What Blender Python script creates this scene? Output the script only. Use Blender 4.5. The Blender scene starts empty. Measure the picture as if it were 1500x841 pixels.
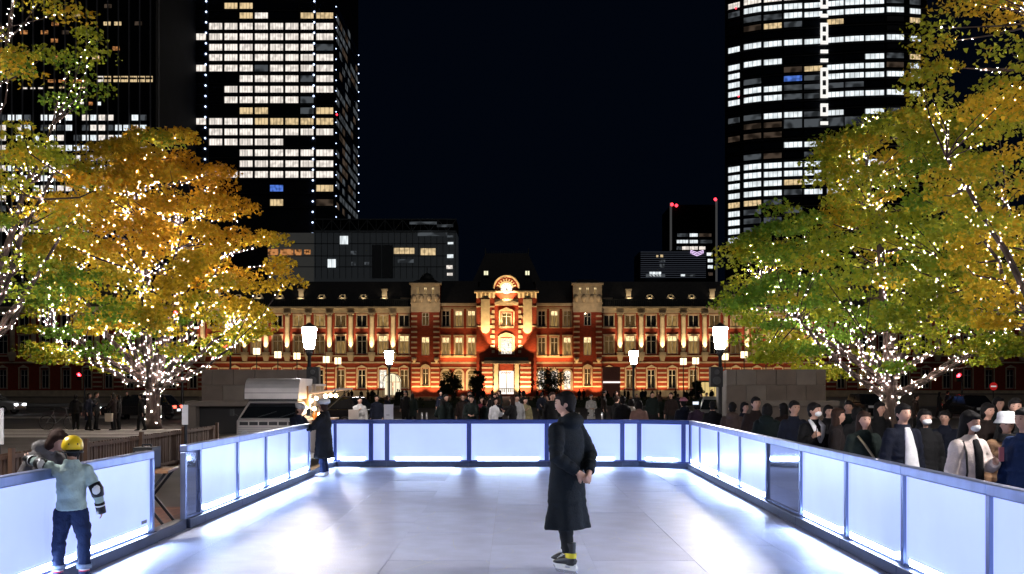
import bpy, bmesh, math, random
import numpy as np
from mathutils import Vector, Matrix, noise as mnoise

# ---------------------------------------------------------------- camera, sky, light, exposure
SC = bpy.context.scene
COL = SC.collection
CAMZ, F, HOR = 1.89, 1417.0, 567.0        # eye height, focal length and horizon of the photograph (1500 px wide)
cam_d = bpy.data.cameras.new('camera')
cam_d.sensor_width = 36.0
cam_d.lens = F / 1500 * 36
cam_d.shift_y = (HOR - 420.5) / 1500
cam_d.clip_end = 4000
cam = bpy.data.objects.new('camera', cam_d)
cam.location = (0, 0, CAMZ)
cam.rotation_euler = (math.radians(90), 0, 0)
COL.objects.link(cam)
SC.camera = cam

world = bpy.data.worlds.new('World')
SC.world = world
world.use_nodes = True
wn = world.node_tree
bg = wn.nodes['Background']
sky_n = wn.nodes.new('ShaderNodeTexSky')
sky_n.sky_type = 'NISHITA'
sky_n.sun_disc = False
sky_n.sun_elevation = math.radians(-4)
sky_n.sun_rotation = math.radians(150)
tint = wn.nodes.new('ShaderNodeMixRGB')
tint.blend_type = 'MIX'
tint.inputs[0].default_value = 0.93
tint.inputs[2].default_value = (0.009, 0.025, 0.068, 1)
wn.links.new(sky_n.outputs[0], tint.inputs[1])
wn.links.new(tint.outputs[0], bg.inputs[0])
bg.inputs[1].default_value = 0.06

glow_fill_d = bpy.data.lights.new('city_glow_fill', 'SUN')
glow_fill_d.energy = 0.10
glow_fill_d.angle = math.radians(60)            # added fill sun standing in for the soft glow of the city sky
glow_fill_d.color = (1.0, 0.93, 0.85)
glow_fill = bpy.data.objects.new('city_glow_fill', glow_fill_d)
glow_fill.rotation_euler = (math.radians(40), 0, math.radians(30))
COL.objects.link(glow_fill)

SC.view_settings.view_transform = 'Standard'
SC.view_settings.look = 'None'
SC.view_settings.exposure = 0.0
SC.view_settings.gamma = 1.0
SC.view_settings.use_curve_mapping = False
SC.cycles.use_denoising = True
SC.cycles.use_light_tree = True
SC.cycles.max_bounces = 6
SC.cycles.diffuse_bounces = 3
SC.cycles.glossy_bounces = 3
SC.cycles.transmission_bounces = 4
SC.cycles.transparent_max_bounces = 6
SC.cycles.sample_clamp_indirect = 2.0
SC.cycles.sample_clamp_direct = 0
SC.cycles.caustics_reflective = False
SC.cycles.caustics_refractive = False

GZ = -0.06                                # street level; the rink floor is z = 0
R = math.radians
def PX(px, Y): return (px - 750) / F * Y
def PZ(py, Y): return CAMZ + (HOR - py) / F * Y

# ---------------------------------------------------------------- materials
MATS = {}
def lin(r, g, b):
    f = lambda c: (c/255/12.92) if c/255 <= 0.04045 else ((c/255+0.055)/1.055)**2.4
    return (f(r), f(g), f(b))
def mat(name, col, rough=0.6, metal=0.0, var=0.0, scale=3.0, bump=0.0, bscale=None, emit=None, es=0.0, spec=0.5, transl=0.0, stretch=None):
    if name in MATS: return MATS[name]
    m = bpy.data.materials.new(name); m.use_nodes = True
    nt = m.node_tree; b = nt.nodes['Principled BSDF']
    c4 = (*col, 1)
    b.inputs['Base Color'].default_value = c4
    b.inputs['Roughness'].default_value = rough
    b.inputs['Metallic'].default_value = metal
    b.inputs['Specular IOR Level'].default_value = spec
    if emit is not None:
        b.inputs['Emission Color'].default_value = (*emit, 1)
        b.inputs['Emission Strength'].default_value = es
    if var or bump:
        tc = nt.nodes.new('ShaderNodeTexCoord')
        src = tc.outputs['Object']
        if stretch:
            mp = nt.nodes.new('ShaderNodeMapping'); mp.inputs['Scale'].default_value = stretch
            nt.links.new(src, mp.inputs[0]); src = mp.outputs[0]
    if var:
        n = nt.nodes.new('ShaderNodeTexNoise'); n.inputs['Scale'].default_value = scale; n.inputs['Detail'].default_value = 5
        nt.links.new(src, n.inputs['Vector'])
        rp = nt.nodes.new('ShaderNodeMapRange')
        rp.inputs[1].default_value = 0.3; rp.inputs[2].default_value = 0.7
        rp.inputs[3].default_value = 1-var; rp.inputs[4].default_value = 1+var
        nt.links.new(n.outputs[0], rp.inputs[0])
        mx = nt.nodes.new('ShaderNodeVectorMath'); mx.operation = 'SCALE'; mx.inputs[0].default_value = col
        nt.links.new(rp.outputs[0], mx.inputs['Scale'])
        nt.links.new(mx.outputs[0], b.inputs['Base Color'])
    if bump:
        n2 = nt.nodes.new('ShaderNodeTexNoise'); n2.inputs['Scale'].default_value = bscale or scale*4; n2.inputs['Detail'].default_value = 4
        nt.links.new(src, n2.inputs['Vector'])
        bp = nt.nodes.new('ShaderNodeBump'); bp.inputs['Strength'].default_value = bump; bp.inputs['Distance'].default_value = 0.02
        nt.links.new(n2.outputs[0], bp.inputs['Height']); nt.links.new(bp.outputs[0], b.inputs['Normal'])
    if transl:
        out = nt.nodes['Material Output']
        t = nt.nodes.new('ShaderNodeBsdfTranslucent'); t.inputs[0].default_value = c4
        ms = nt.nodes.new('ShaderNodeMixShader'); ms.inputs[0].default_value = transl
        nt.links.new(b.outputs[0], ms.inputs[1]); nt.links.new(t.outputs[0], ms.inputs[2]); nt.links.new(ms.outputs[0], out.inputs[0])
    MATS[name] = m
    return m
def emat(name, col, s, sample=True):
    """a thing that gives off light"""
    if name in MATS: return MATS[name]
    m = bpy.data.materials.new(name); m.use_nodes = True
    nt = m.node_tree; nt.nodes.remove(nt.nodes['Principled BSDF'])
    e = nt.nodes.new('ShaderNodeEmission'); e.inputs[0].default_value = (*col, 1); e.inputs[1].default_value = s
    nt.links.new(e.outputs[0], nt.nodes['Material Output'].inputs[0])
    if not sample: m.cycles.emission_sampling = 'NONE'
    MATS[name] = m
    return m
def lit_window(name, col, s, cell=(6, 1, 3), bars=0, dim=0.45):
    """a lit office window: ceiling lights and blinds break the light into cells"""
    if name in MATS: return MATS[name]
    m = bpy.data.materials.new(name); m.use_nodes = True
    nt = m.node_tree; nt.nodes.remove(nt.nodes['Principled BSDF'])
    e = nt.nodes.new('ShaderNodeEmission'); e.inputs[0].default_value = (*col, 1)
    tc = nt.nodes.new('ShaderNodeTexCoord')
    oi = nt.nodes.new('ShaderNodeObjectInfo')
    ad = nt.nodes.new('ShaderNodeVectorMath'); ad.operation = 'ADD'
    nt.links.new(tc.outputs['Generated'], ad.inputs[0])
    mr = nt.nodes.new('ShaderNodeVectorMath'); mr.operation = 'SCALE'; mr.inputs[0].default_value = (17, 3, 9)
    nt.links.new(oi.outputs['Random'], mr.inputs['Scale']); nt.links.new(mr.outputs[0], ad.inputs[1])
    mp = nt.nodes.new('ShaderNodeMapping'); mp.inputs['Scale'].default_value = cell
    nt.links.new(ad.outputs[0], mp.inputs[0])
    n = nt.nodes.new('ShaderNodeTexNoise'); n.inputs['Scale'].default_value = 1.6; n.inputs['Detail'].default_value = 0
    nt.links.new(mp.outputs[0], n.inputs['Vector'])
    r = nt.nodes.new('ShaderNodeMapRange'); r.inputs[1].default_value = 0.35; r.inputs[2].default_value = 0.6
    r.inputs[3].default_value = s*dim; r.inputs[4].default_value = s
    nt.links.new(n.outputs[0], r.inputs[0])
    last = r.outputs[0]
    if bars:                              # blinds and mullions inside the opening
        sp = nt.nodes.new('ShaderNodeSeparateXYZ'); nt.links.new(tc.outputs['Generated'], sp.inputs[0])
        ml = nt.nodes.new('ShaderNodeMath'); ml.operation = 'MULTIPLY'; ml.inputs[1].default_value = bars; nt.links.new(sp.outputs[0], ml.inputs[0])
        fr = nt.nodes.new('ShaderNodeMath'); fr.operation = 'FRACT'; nt.links.new(ml.outputs[0], fr.inputs[0])
        gt = nt.nodes.new('ShaderNodeMapRange'); gt.inputs[1].default_value = .12; gt.inputs[2].default_value = .2; gt.inputs[3].default_value = .4; gt.inputs[4].default_value = 1; nt.links.new(fr.outputs[0], gt.inputs[0])
        mm = nt.nodes.new('ShaderNodeMath'); mm.operation = 'MULTIPLY'; nt.links.new(last, mm.inputs[0]); nt.links.new(gt.outputs[0], mm.inputs[1]); last = mm.outputs[0]
    nt.links.new(last, e.inputs[1])
    nt.links.new(e.outputs[0], nt.nodes['Material Output'].inputs[0])
    m.cycles.emission_sampling = 'NONE'
    MATS[name] = m
    return m

# ---------------------------------------------------------------- mesh building
class MB:
    def __init__(s): s.v = []; s.f = []; s.sm = False
    def add(s, vs, fs):
        o = len(s.v); s.v += [tuple(p) for p in vs]; s.f += [tuple(i+o for i in f) for f in fs]; return s
    def box(s, x0, x1, y0, y1, z0, z1):
        if x0 > x1: x0, x1 = x1, x0
        return s.add([(x0,y0,z0),(x1,y0,z0),(x1,y1,z0),(x0,y1,z0),(x0,y0,z1),(x1,y0,z1),(x1,y1,z1),(x0,y1,z1)],
              [(0,3,2,1),(4,5,6,7),(0,1,5,4),(1,2,6,5),(2,3,7,6),(3,0,4,7)])
    def hexa(s, p): # 8 points bottom ring then top ring
        return s.add(p, [(0,3,2,1),(4,5,6,7),(0,1,5,4),(1,2,6,5),(2,3,7,6),(3,0,4,7)])
    def bar(s, a, b, w, h=None, up=(0,0,1)):
        a, b = Vector(a), Vector(b); h = h or w
        t = (b-a).normalized(); u = Vector(up)
        if abs(t.dot(u)) > .99: u = Vector((0,1,0))
        sd = t.cross(u).normalized(); u = sd.cross(t)
        ps = []
        for c in (a, b):
            for i, j in ((-1,-1),(1,-1),(1,1),(-1,1)): ps.append(c + sd*i*w/2 + u*j*h/2)
        return s.add(ps, [(0,1,2,3),(7,6,5,4),(0,4,5,1),(1,5,6,2),(2,6,7,3),(3,7,4,0)])
    def loft(s, pts, rad, n=10, side=(1,0,0), cap=True, taper_caps=0):
        pts = [Vector(p) for p in pts]; k = len(pts); vs = []; fs = []
        for i, p in enumerate(pts):
            t = (pts[min(i+1,k-1)] - pts[max(i-1,0)])
            t = t.normalized() if t.length > 1e-9 else Vector((0,0,1))
            sv = Vector(side); sv = sv - t*sv.dot(t)
            if sv.length < .15: sv = Vector((0,1,0)) - t*t.y
            sv.normalize(); b = t.cross(sv)
            r = rad[i]; rx, ry = r if isinstance(r, (tuple, list)) else (r, r)
            for j in range(n):
                a = 2*math.pi*j/n
                vs.append(p + sv*rx*math.cos(a) + b*ry*math.sin(a))
        for i in range(k-1):
            for j in range(n):
                a, b2 = i*n+j, i*n+(j+1)%n
                fs.append((a, b2, b2+n, a+n))
        if cap:
            fs.append(tuple(range(n-1,-1,-1))); fs.append(tuple(range((k-1)*n, k*n)))
        return s.add(vs, fs)
    def ball(s, c, r, nu=12, nv=8, fn=None):
        c = Vector(c); rr = r if isinstance(r, (tuple, list)) else (r, r, r)
        vs = []; fs = []
        for i in range(nv+1):
            th = math.pi*i/nv
            for j in range(nu):
                ph = 2*math.pi*j/nu
                d = Vector((math.sin(th)*math.cos(ph), math.sin(th)*math.sin(ph), math.cos(th)))
                q = Vector((d.x*rr[0], d.y*rr[1], d.z*rr[2]))
                if fn: q = fn(d, q)
                vs.append(c+q)
        for i in range(nv):
            for j in range(nu):
                a, b = i*nu+j, i*nu+(j+1)%nu
                if i == 0: fs.append((a, a+nu, b+nu))
                elif i == nv-1: fs.append((a, a+nu, b))
                else: fs.append((a, a+nu, b+nu, b))
        return s.add(vs, fs)
    def prism(s, poly, y0, y1, axis='y'):
        """poly in (x,z) extruded along y, or (y,z) along x"""
        n = len(poly)
        if axis == 'y': vs = [(a, y0, b) for a, b in poly] + [(a, y1, b) for a, b in poly]
        elif axis == 'x': vs = [(y0, a, b) for a, b in poly] + [(y1, a, b) for a, b in poly]
        else: vs = [(a, b, y0) for a, b in poly] + [(a, b, y1) for a, b in poly]
        fs = [tuple(range(n)), tuple(range(2*n-1, n-1, -1))]
        for i in range(n):
            j = (i+1) % n
            fs.append((i, i+n, j+n, j))
        return s.add(vs, fs)
    def lathe(s, c, prof, n=16):
        """prof: (r,z) rings"""
        vs = []; fs = []
        for r, z in prof:
            for j in range(n):
                a = 2*math.pi*j/n; vs.append((c[0]+r*math.cos(a), c[1]+r*math.sin(a), c[2]+z))
        for i in range(len(prof)-1):
            for j in range(n):
                a, b = i*n+j, i*n+(j+1)%n; fs.append((a, b, b+n, a+n))
        fs.append(tuple(range(n-1,-1,-1))); fs.append(tuple(range((len(prof)-1)*n, len(prof)*n)))
        return s.add(vs, fs)
    def mesh(s, name, m=None, smooth=False, fix=True):
        me = bpy.data.meshes.new(name); me.from_pydata(s.v, [], s.f)
        if fix:
            bm = bmesh.new(); bm.from_mesh(me); bmesh.ops.recalc_face_normals(bm, faces=bm.faces); bm.to_mesh(me); bm.free()
        if m: me.materials.append(m)
        if smooth: me.polygons.foreach_set('use_smooth', [True]*len(me.polygons))
        me.update(); return me
    def build(s, name, m, parent=None, smooth=False, **k):
        return ob(name, s.mesh(name, m, smooth), parent, **k)
def ob(name, data, parent=None, loc=(0,0,0), rot=(0,0,0), scale=None, label=None, cat=None, group=None, kind=None, m=None):
    o = bpy.data.objects.new(name, data); COL.objects.link(o)
    o.location = loc; o.rotation_euler = rot
    if scale: o.scale = scale
    if parent: o.parent = parent
    if label: o['label'] = label
    if cat: o['category'] = cat
    if group: o['group'] = group
    if kind: o['kind'] = kind
    if m and data and o.material_slots:
        o.material_slots[0].link = 'OBJECT'; o.material_slots[0].material = m
    return o
def thing(name, label, cat, loc=(0,0,0), rz=0, group=None):
    return ob(name, None, None, loc, (0,0,rz), label=label, cat=cat, group=group)
def bevel(o, w=0.01, seg=1):
    md = o.modifiers.new('bevel', 'BEVEL'); md.width = w; md.segments = seg; md.limit_method = 'ANGLE'; return o
def spot(parent, loc, to, power, ang=60, col=(1,.6,.25), blend=.6, r=.1):
    d = bpy.data.lights.new('flood_lamp', 'SPOT'); d.energy = power; d.spot_size = R(ang); d.spot_blend = blend; d.color = col; d.shadow_soft_size = r
    o = bpy.data.objects.new('flood_lamp', d); COL.objects.link(o); o.parent = parent; o.location = loc
    o.rotation_euler = (Vector(to)-Vector(loc)).to_track_quat('-Z','Y').to_euler()
    return o
def strip(parent, loc, sx, sy, rot, power, col=(1,.6,.25)):
    d = bpy.data.lights.new('flood_strip', 'AREA'); d.shape = 'RECTANGLE'; d.size = sx; d.size_y = sy; d.energy = power; d.color = col
    o = bpy.data.objects.new('flood_strip', d); COL.objects.link(o); o.parent = parent; o.location = loc; o.rotation_euler = rot
    return o
# ---------------------------------------------------------------- ground
asphalt = mat('asphalt', (.055,.052,.05), .75, var=.35, scale=.8, bump=.4, bscale=40)
paving = mat('granite_paving', (.11,.10,.095), .55, var=.3, scale=.6, bump=.2, bscale=25)
white_paint = mat('road_paint', (.72,.71,.68), .6, var=.15, scale=2)
kerb_m = mat('kerb_stone', (.30,.28,.26), .7, var=.2, scale=2)
MB().add([(-900,-80,GZ),(900,-80,GZ),(900,1500,GZ),(-900,1500,GZ)], [(0,1,2,3)]).build('ground', asphalt, kind='structure')
MB().box(-11.5,11.5,-30,52,GZ-.1,GZ+.004).build('pavement', paving, kind='structure')
MB().box(-130,130,92,186,GZ-.1,GZ+.1).build('station_forecourt', paving, kind='structure')
for s in (-1, 1):
    st = ob('crosswalk', None, loc=(s*26, 42, GZ), kind='structure')
    for i in range(6):
        MB().box(-13.5,13.5,-.22,.22,.004,.010).build('painted_stripe', white_paint, st, loc=(0,-4.2+i*1.25,0))
    MB().box(-40,40,-.25,.25,-.05,.10).build('kerb', kerb_m, None, loc=(s*54, 60.5, GZ), kind='structure')

# ---------------------------------------------------------------- rink
def right_x(Y): return 3.70 + .0195*Y
def left_x(Y): return -4.5 + .0095*Y
ice = mat('synthetic_ice', (.68,.72,.95), .38, var=.09, scale=2.6, bump=.3, bscale=55, spec=.45)  # white floor tiles; the blue spill of the LEDs is tinted into both ice colours
ice_dark = mat('synthetic_ice_worn', (.64,.675,.89), .44, var=.10, scale=2.0, bump=.35, bscale=55, spec=.4)
joint_m = mat('ice_underlay', (.42,.42,.48), .7)
rf = ob('rink_floor', None, loc=(0,0,0), kind='structure')
MB().box(-4.75,4.45,1.5,23.6,-.055,-.012).build('underlay', joint_m, rf)
rng = random.Random(3)
tm = {}
tw, tl = 1.115, 1.0
for i in range(8):
    for k in range(11):
        y0 = 1.55 + k*2.0 - (i % 2)*1.0
        y1 = min(y0+1.997, 23.55); y0 = max(y0, 1.55)
        if y1-y0 < .2: continue
        key = round(y1-y0, 2)
        if key not in tm:
            w, l = tw-.003, y1-y0
            tm[key] = MB().box(0, w, 0, l, -.012, 0).mesh('ice_tile', ice)
        o = ob('ice_tile', tm[key], rf, loc=(-4.72+i*tw+.02, y0, rng.uniform(-.0015,.0015)), rot=(rng.gauss(0,.0006), rng.gauss(0,.0006), 0))
        if rng.random() < .18: o.material_slots[0].link = 'OBJECT'; o.material_slots[0].material = ice_dark
# skate scratches: thin shavings pressed into the floor
scratch = MB()
for q in range(420):
    x, y, a, l = rng.uniform(-3.6,3.4), rng.uniform(6,22.5), rng.uniform(-.9,.9), rng.uniform(.15,.9)
    dx, dy = math.sin(a)*l, math.cos(a)*l; w = rng.choice([.0015,.0025,.004])
    c = rng.uniform(-.15,.15)*l
    p = [(x+dx*t - dy/l*c*4*t*(1-t), y+dy*t + dx/l*c*4*t*(1-t)) for t in (0,.25,.5,.75,1)]
    nx, ny = dy/l*w, -dx/l*w
    scratch.add([(a_-nx, b_-ny, .0022) for a_, b_ in p] + [(a_+nx, b_+ny, .0022) for a_, b_ in p], [(i, i+1, i+6, i+5) for i in range(4)])
scratch.build('skate_scratches', mat('scratch_white', (.8,.8,.82), .7), rf, kind='stuff')

alu = mat('brushed_aluminium', (.22,.28,.50), .36, .85, var=.12, scale=6, stretch=(1,1,.15))  # blue reflected from the glowing panels is put into the metal colour
base_m = mat('dark_base_rail', (.018,.028,.065), .35, .3, var=.2, scale=4)
BLUE = (.60,.72,1.0)
def panel_material():
    m = bpy.data.materials.new('backlit_panel'); m.use_nodes = True; nt = m.node_tree
    b = nt.nodes['Principled BSDF']; b.inputs['Base Color'].default_value = (.30,.36,.55,1); b.inputs['Roughness'].default_value = .35
    b.inputs['Emission Color'].default_value = (.42,.54,1,1); b.inputs['Emission Strength'].default_value = .86
    tc = nt.nodes.new('ShaderNodeTexCoord'); n = nt.nodes.new('ShaderNodeTexNoise'); n.inputs['Scale'].default_value = 1.3; n.inputs['Detail'].default_value = 3
    r = nt.nodes.new('ShaderNodeMapRange'); r.inputs[1].default_value = .3; r.inputs[2].default_value = .7; r.inputs[3].default_value = .82; r.inputs[4].default_value = .96
    nt.links.new(tc.outputs['Object'], n.inputs['Vector']); nt.links.new(n.outputs[0], r.inputs[0]); nt.links.new(r.outputs[0], b.inputs['Emission Strength'])
    MATS['panel'] = m; return m
panel_m = panel_material()
tube_m = emat('led_tube', (.52,.68,1), 85)
steel = mat('polished_panel', (.52,.56,.66), .05, .92, var=.05, scale=2)
back_alu = mat('backlit_tint_frame', (.015,.04,.20), .4, .2)  # blue cast of the backlit far frame, put into its base colour

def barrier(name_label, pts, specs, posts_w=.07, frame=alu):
    """pts: floor points of the posts in order (rink side on the right of travel is given by inward normal); specs per span: 'p' panel, 'd' polished door, 'o' open"""
    a0 = Vector((*pts[0],0))
    t = thing('rink_barrier', name_label, 'barrier', (a0.x, a0.y, 0), group='boards round the skating rink')
    cen = Vector((0,13,0))
    H = 1.12
    for i in range(len(pts)-1):
        a = Vector((*pts[i],0))-a0; b = Vector((*pts[i+1],0))-a0
        d = (b-a); L = d.length; d.normalize(); nrm = Vector((-d.y, d.x, 0))
        if nrm.dot(cen-(a0+a)) < 0: nrm = -nrm
        rot = math.atan2(d.y, d.x); s = 1 if nrm.dot(Vector((-d.y,d.x,0))) > 0 else -1
        k = specs[i]
        def part(nm, mb, m, bev=0, par=t):
            o = mb.build(nm, m, par, loc=tuple(a) if par is t else (0,0,0), rot=(0,0,rot) if par is t else (0,0,0))
            if bev: bevel(o, bev, 2)
            return o
        # local x along wall, local y*s towards the rink
        Y = lambda u0, u1: (min(u0*s,u1*s), max(u0*s,u1*s))
        if k != 'n':
            part('base_rail', MB().box(0, L, *Y(-.06,.09), 0, .13), base_m, .008)
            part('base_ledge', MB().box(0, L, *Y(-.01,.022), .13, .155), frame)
        if k == 'o': continue
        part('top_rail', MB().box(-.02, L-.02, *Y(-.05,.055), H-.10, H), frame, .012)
        if k == 'p':
            pn = part('panel', MB().box(posts_w/2+.004, L-posts_w/2-.004, *Y(-.012,.004), .155, H-.10), panel_m)
            if L > 1 and i == 4 and name_label.startswith('near left'): part('maker_plate', MB().box(L-.30, L-.14, *Y(.005,.008), .262, .30), mat('grey_plate', (.10,.11,.16), .4), 0, pn)
            pad = min(.16, L*.12)
            if L > .5:
                mbt = MB(); 
                mbt.box(posts_w/2+pad, L-posts_w/2-pad, *Y(.006,.034), .162, .225)
                tb = part('light_bar', mbt, tube_m, 0, pn)
                part('added_light_shield', MB().box(posts_w/2+pad-.01, L-posts_w/2-pad+.01, *Y(.005,.040), .228, .234), panel_m, 0, pn)  # added to shape light: stops the bar brightening the panel above
        else:
            part('door', MB().box(posts_w/2+.004, L-posts_w/2-.004, *Y(-.014,.002), .155, H-.10), steel)
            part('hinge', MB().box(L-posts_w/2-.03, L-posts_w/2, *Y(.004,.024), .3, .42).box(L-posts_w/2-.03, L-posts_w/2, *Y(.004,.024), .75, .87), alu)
    used = set()
    for i, p in enumerate(pts):
        if specs[min(i,len(specs)-1)] == 'o' and (i == len(pts)-1): continue
        a = Vector((*p,0))-a0
        j = min(i, len(pts)-2); dd = Vector((*pts[j+1],0))-Vector((*pts[j],0))
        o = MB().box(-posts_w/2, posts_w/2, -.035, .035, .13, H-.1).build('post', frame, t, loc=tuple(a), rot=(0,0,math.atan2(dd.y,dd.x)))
        bevel(o, .006, 2)
    return t
RY = [2.2,4.05,5.95,7.77,9.56,11.3,13.2,15.1,17.06,19.0,21.1,22.3]
pr = [(right_x(y), y) for y in RY]
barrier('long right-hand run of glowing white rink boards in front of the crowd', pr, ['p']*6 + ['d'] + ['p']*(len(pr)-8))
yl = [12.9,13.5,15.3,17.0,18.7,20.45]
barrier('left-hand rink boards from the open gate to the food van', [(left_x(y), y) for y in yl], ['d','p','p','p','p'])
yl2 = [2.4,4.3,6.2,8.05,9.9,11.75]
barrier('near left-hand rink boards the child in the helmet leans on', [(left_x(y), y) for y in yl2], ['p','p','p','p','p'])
th = thing('gate_threshold', 'low dark sill across the open gate in the left rink boards', 'sill', (left_x(11.8), 11.8, 0))
MB().box(-.09,.06,0,1.06,0,.13).build('sill', base_m, th)
BY = 22.98
cor = [(right_x(22.3), 22.3), (3.98, 22.42), (3.02, BY)]
bx = [3.02, 2.62, PX(801,BY), PX(687,BY), PX(567,BY), PX(543.5,BY), PX(490,BY)]
pb = cor + [(x, BY) for x in bx[1:]]
lc = [(-3.95-.42, 22.3+.2)]
barrier('far end of the rink boards with blue frames and tube lights', pb + lc, ['p']*(len(pb)), posts_w=.10, frame=back_alu)
th = thing('corner_threshold', 'low dark sill in the back left corner gate beside the woman in the hat', 'sill', (left_x(20.45), 20.45, 0))
MB().hexa([(-.06,0,0),(.09,0,0),(left_x(20.45)*0+.09-.05,2.05,0),(-.11,2.05,0),(-.06,0,.13),(.09,0,.13),(.04,2.05,.13),(-.11,2.05,.13)]).build('sill', base_m, th)
# ---------------------------------------------------------------- the brick station
S_ = 7.304; YST = 194.0
def sx(px): return (px-742)/S_
def sz(py): return CAMZ + (HOR-py)/S_ - GZ
brick = mat('red_brick', (.24,.030,.012), .8, var=.3, scale=2.2, bump=.5, bscale=14, stretch=(1,1,2.5))
stone = mat('pale_stone', (.55,.46,.34), .75, var=.18, scale=1.2, bump=.3, bscale=9)
slate = mat('slate_roof', (.022,.022,.026), .6, var=.3, scale=2)
copper = mat('dark_copper', (.035,.04,.04), .5, .3, var=.2)
paintw = mat('window_frame_paint', (.62,.60,.54), .5, var=.1)
glass_d = mat('dark_window_glass', (.015,.016,.02), .08, 0, spec=.8)
def curtain(name, col, s): 
    return lit_window(name, col, s, cell=(4,1,1.2), dim=.55)
w_hot = curtain('lit_transom', (1,.74,.36), 1.6)
w_warm = curtain('lit_curtain', (1,.60,.20), .34)
w_dim = curtain('dim_room', (1,.55,.2), .10)
w_white = lit_window('lit_hall', (1,.93,.80), 1.3, cell=(3,1,3), dim=.5)
st = thing('station_building', 'long floodlit red brick station with pale stone bands and central clock gable', 'station', ((742-750)/S_, YST, GZ))
rng = random.Random(11)
def holes_wall(name, x0, x1, z0, z1, holes, y=0.0, dep=.45, m=brick):
    xs = sorted({x0, x1, *[h[0] for h in holes], *[h[1] for h in holes]}); zs = sorted({z0, z1, *[h[2] for h in holes], *[h[3] for h in holes]})
    mb = MB()
    for i in range(len(xs)-1):
        for j in range(len(zs)-1):
            cx, cz = (xs[i]+xs[i+1])/2, (zs[j]+zs[j+1])/2
            if any(h[0] < cx < h[1] and h[2] < cz < h[3] for h in holes): continue
            mb.add([(xs[i],y,zs[j]),(xs[i+1],y,zs[j]),(xs[i+1],y,zs[j+1]),(xs[i],y,zs[j+1])], [(0,1,2,3)])
    for a, b, c, d in holes:
        mb.add([(a,y,c),(b,y,c),(b,y,d),(a,y,d),(a,y+dep,c),(b,y+dep,c),(b,y+dep,d),(a,y+dep,d)], [(0,4,5,1),(1,5,6,2),(2,6,7,3),(3,7,4,0)])
    me = mb.mesh(name, m, fix=False)
    return ob(name, me, st)
WIN = {}
def win_mesh(w, h, kind):
    k = (round(w,2), round(h,2), kind)
    if k in WIN: return WIN[k]
    f = MB(); t = .11
    f.box(0,t,0,.12,0,h).box(w-t,w,0,.12,0,h).box(t,w-t,0,.12,0,t).box(t,w-t,0,.12,h-t,h)
    if kind == 'sash': f.box(t,w-t,.01,.10,h*.68,h*.68+.09).box(w/2-.06,w/2+.06,.02,.11,t,h-t)
    elif kind == 'grid':
        for q in (1,2,3): f.box(w*q/4-.05,w*q/4+.05,.02,.10,t,h-t)
        for q in (1,2,3): f.box(t,w-t,.015,.09,h*q/4-.05,h*q/4+.05)
    else: f.box(w/2-.07,w/2+.07,.02,.11,t,h-t)
    fm = f.mesh('window', paintw)
    up = MB().add([(t,.06,h*.70),(w-t,.06,h*.70),(w-t,.06,h-t),(t,.06,h-t)], [(0,1,2,3)]).mesh('upper_pane', w_hot)
    lo = MB().add([(t,.07,t),(w-t,.07,t),(w-t,.07,h*.70),(t,.07,h*.70)], [(0,1,2,3)]).mesh('lower_pane', w_warm)
    WIN[k] = (fm, up, lo); return WIN[k]
def window(px, w, y0, y1, state, kind='sash', yy=.26, surround=True):
    """px centre, py top y0, bottom y1"""
    W = w/S_; x = sx(px)-W/2; z0, z1 = sz(y1), sz(y0); h = z1-z0
    fm, up, lo = win_mesh(W, h, kind)
    o = ob('window', fm, st, (x, yy, z0))
    a, b = {'on': (w_hot, w_warm), 'warm': (w_warm, w_warm), 'dim': (w_dim, w_dim), 'off': (glass_d, glass_d), 'half': (glass_d, w_warm), 'white': (w_white, w_white), 'top': (w_hot, w_dim)}[state]
    ob('upper_pane', up, o, m=a); ob('lower_pane', lo, o, m=b)
    return (x, x+W, z0, z1)
def B(nm, x0, x1, y0, y1, z0, z1, m, bev=0):
    o = MB().box(x0, x1, y0, y1, min(z0,z1), max(z0,z1)).build(nm, m, st)
    if bev: bevel(o, bev)
    return o
def arch_poly(cx, z0, r, zs, n=12, w=None):
    w = w or r
    return [(cx-w, z0), (cx+w, z0)] + [(cx + w*math.cos(math.pi*i/n), zs + r*math.sin(math.pi*i/n)) for i in range(n+1)]
def ring(cx, zc, r0, r1, y0, y1, a0=0, a1=math.pi, n=14):
    mb = MB(); vs = []; 
    for i in range(n+1):
        a = a0+(a1-a0)*i/n
        for r in (r0, r1):
            for y in (y0, y1): vs.append((cx+r*math.cos(a), y, zc+r*math.sin(a)))
    fs = []
    for i in range(n):
        q = i*4
        fs += [(q,q+2,q+6,q+4),(q+1,q+5,q+7,q+3),(q,q+4,q+5,q+1),(q+2,q+3,q+7,q+6)]
    fs += [(0,1,3,2),(n*4,n*4+2,n*4+3,n*4+1)]
    return mb.add(vs, fs)
states3 = {561.4:'warm',467.5:'warm',436.6:'warm',592.3:'half'}
G0 = 0.0
gband = [532.0, 539.5, 546.2, 552.9, 559.6, 566.3, 573]
def col_mesh():
    z0, z1 = sz(516), sz(461)
    return MB().lathe((0,0,0), [(.42,z0),(.42,z0+.25),(.34,z0+.3),(.50,z0+.34),(.47,(z0+z1)/2),(.42,z1-.6),(.50,z1-.5),(.44,z1-.35),(.62,z1)], 14).mesh('column', stone, True)
colm = col_mesh()
capm = MB().box(-.68,.68,-.6,.65,sz(461),sz(458.5)).mesh('capital', stone)
pedm = MB().hexa([(-.38,-.42,sz(529)),(.38,-.42,sz(529)),(.38,.6,sz(529)),(-.38,.6,sz(529)),(-.62,-.72,sz(520)),(.62,-.72,sz(520)),(.62,.6,sz(520)),(-.62,.6,sz(520))]).mesh('corbel', stone)
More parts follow.
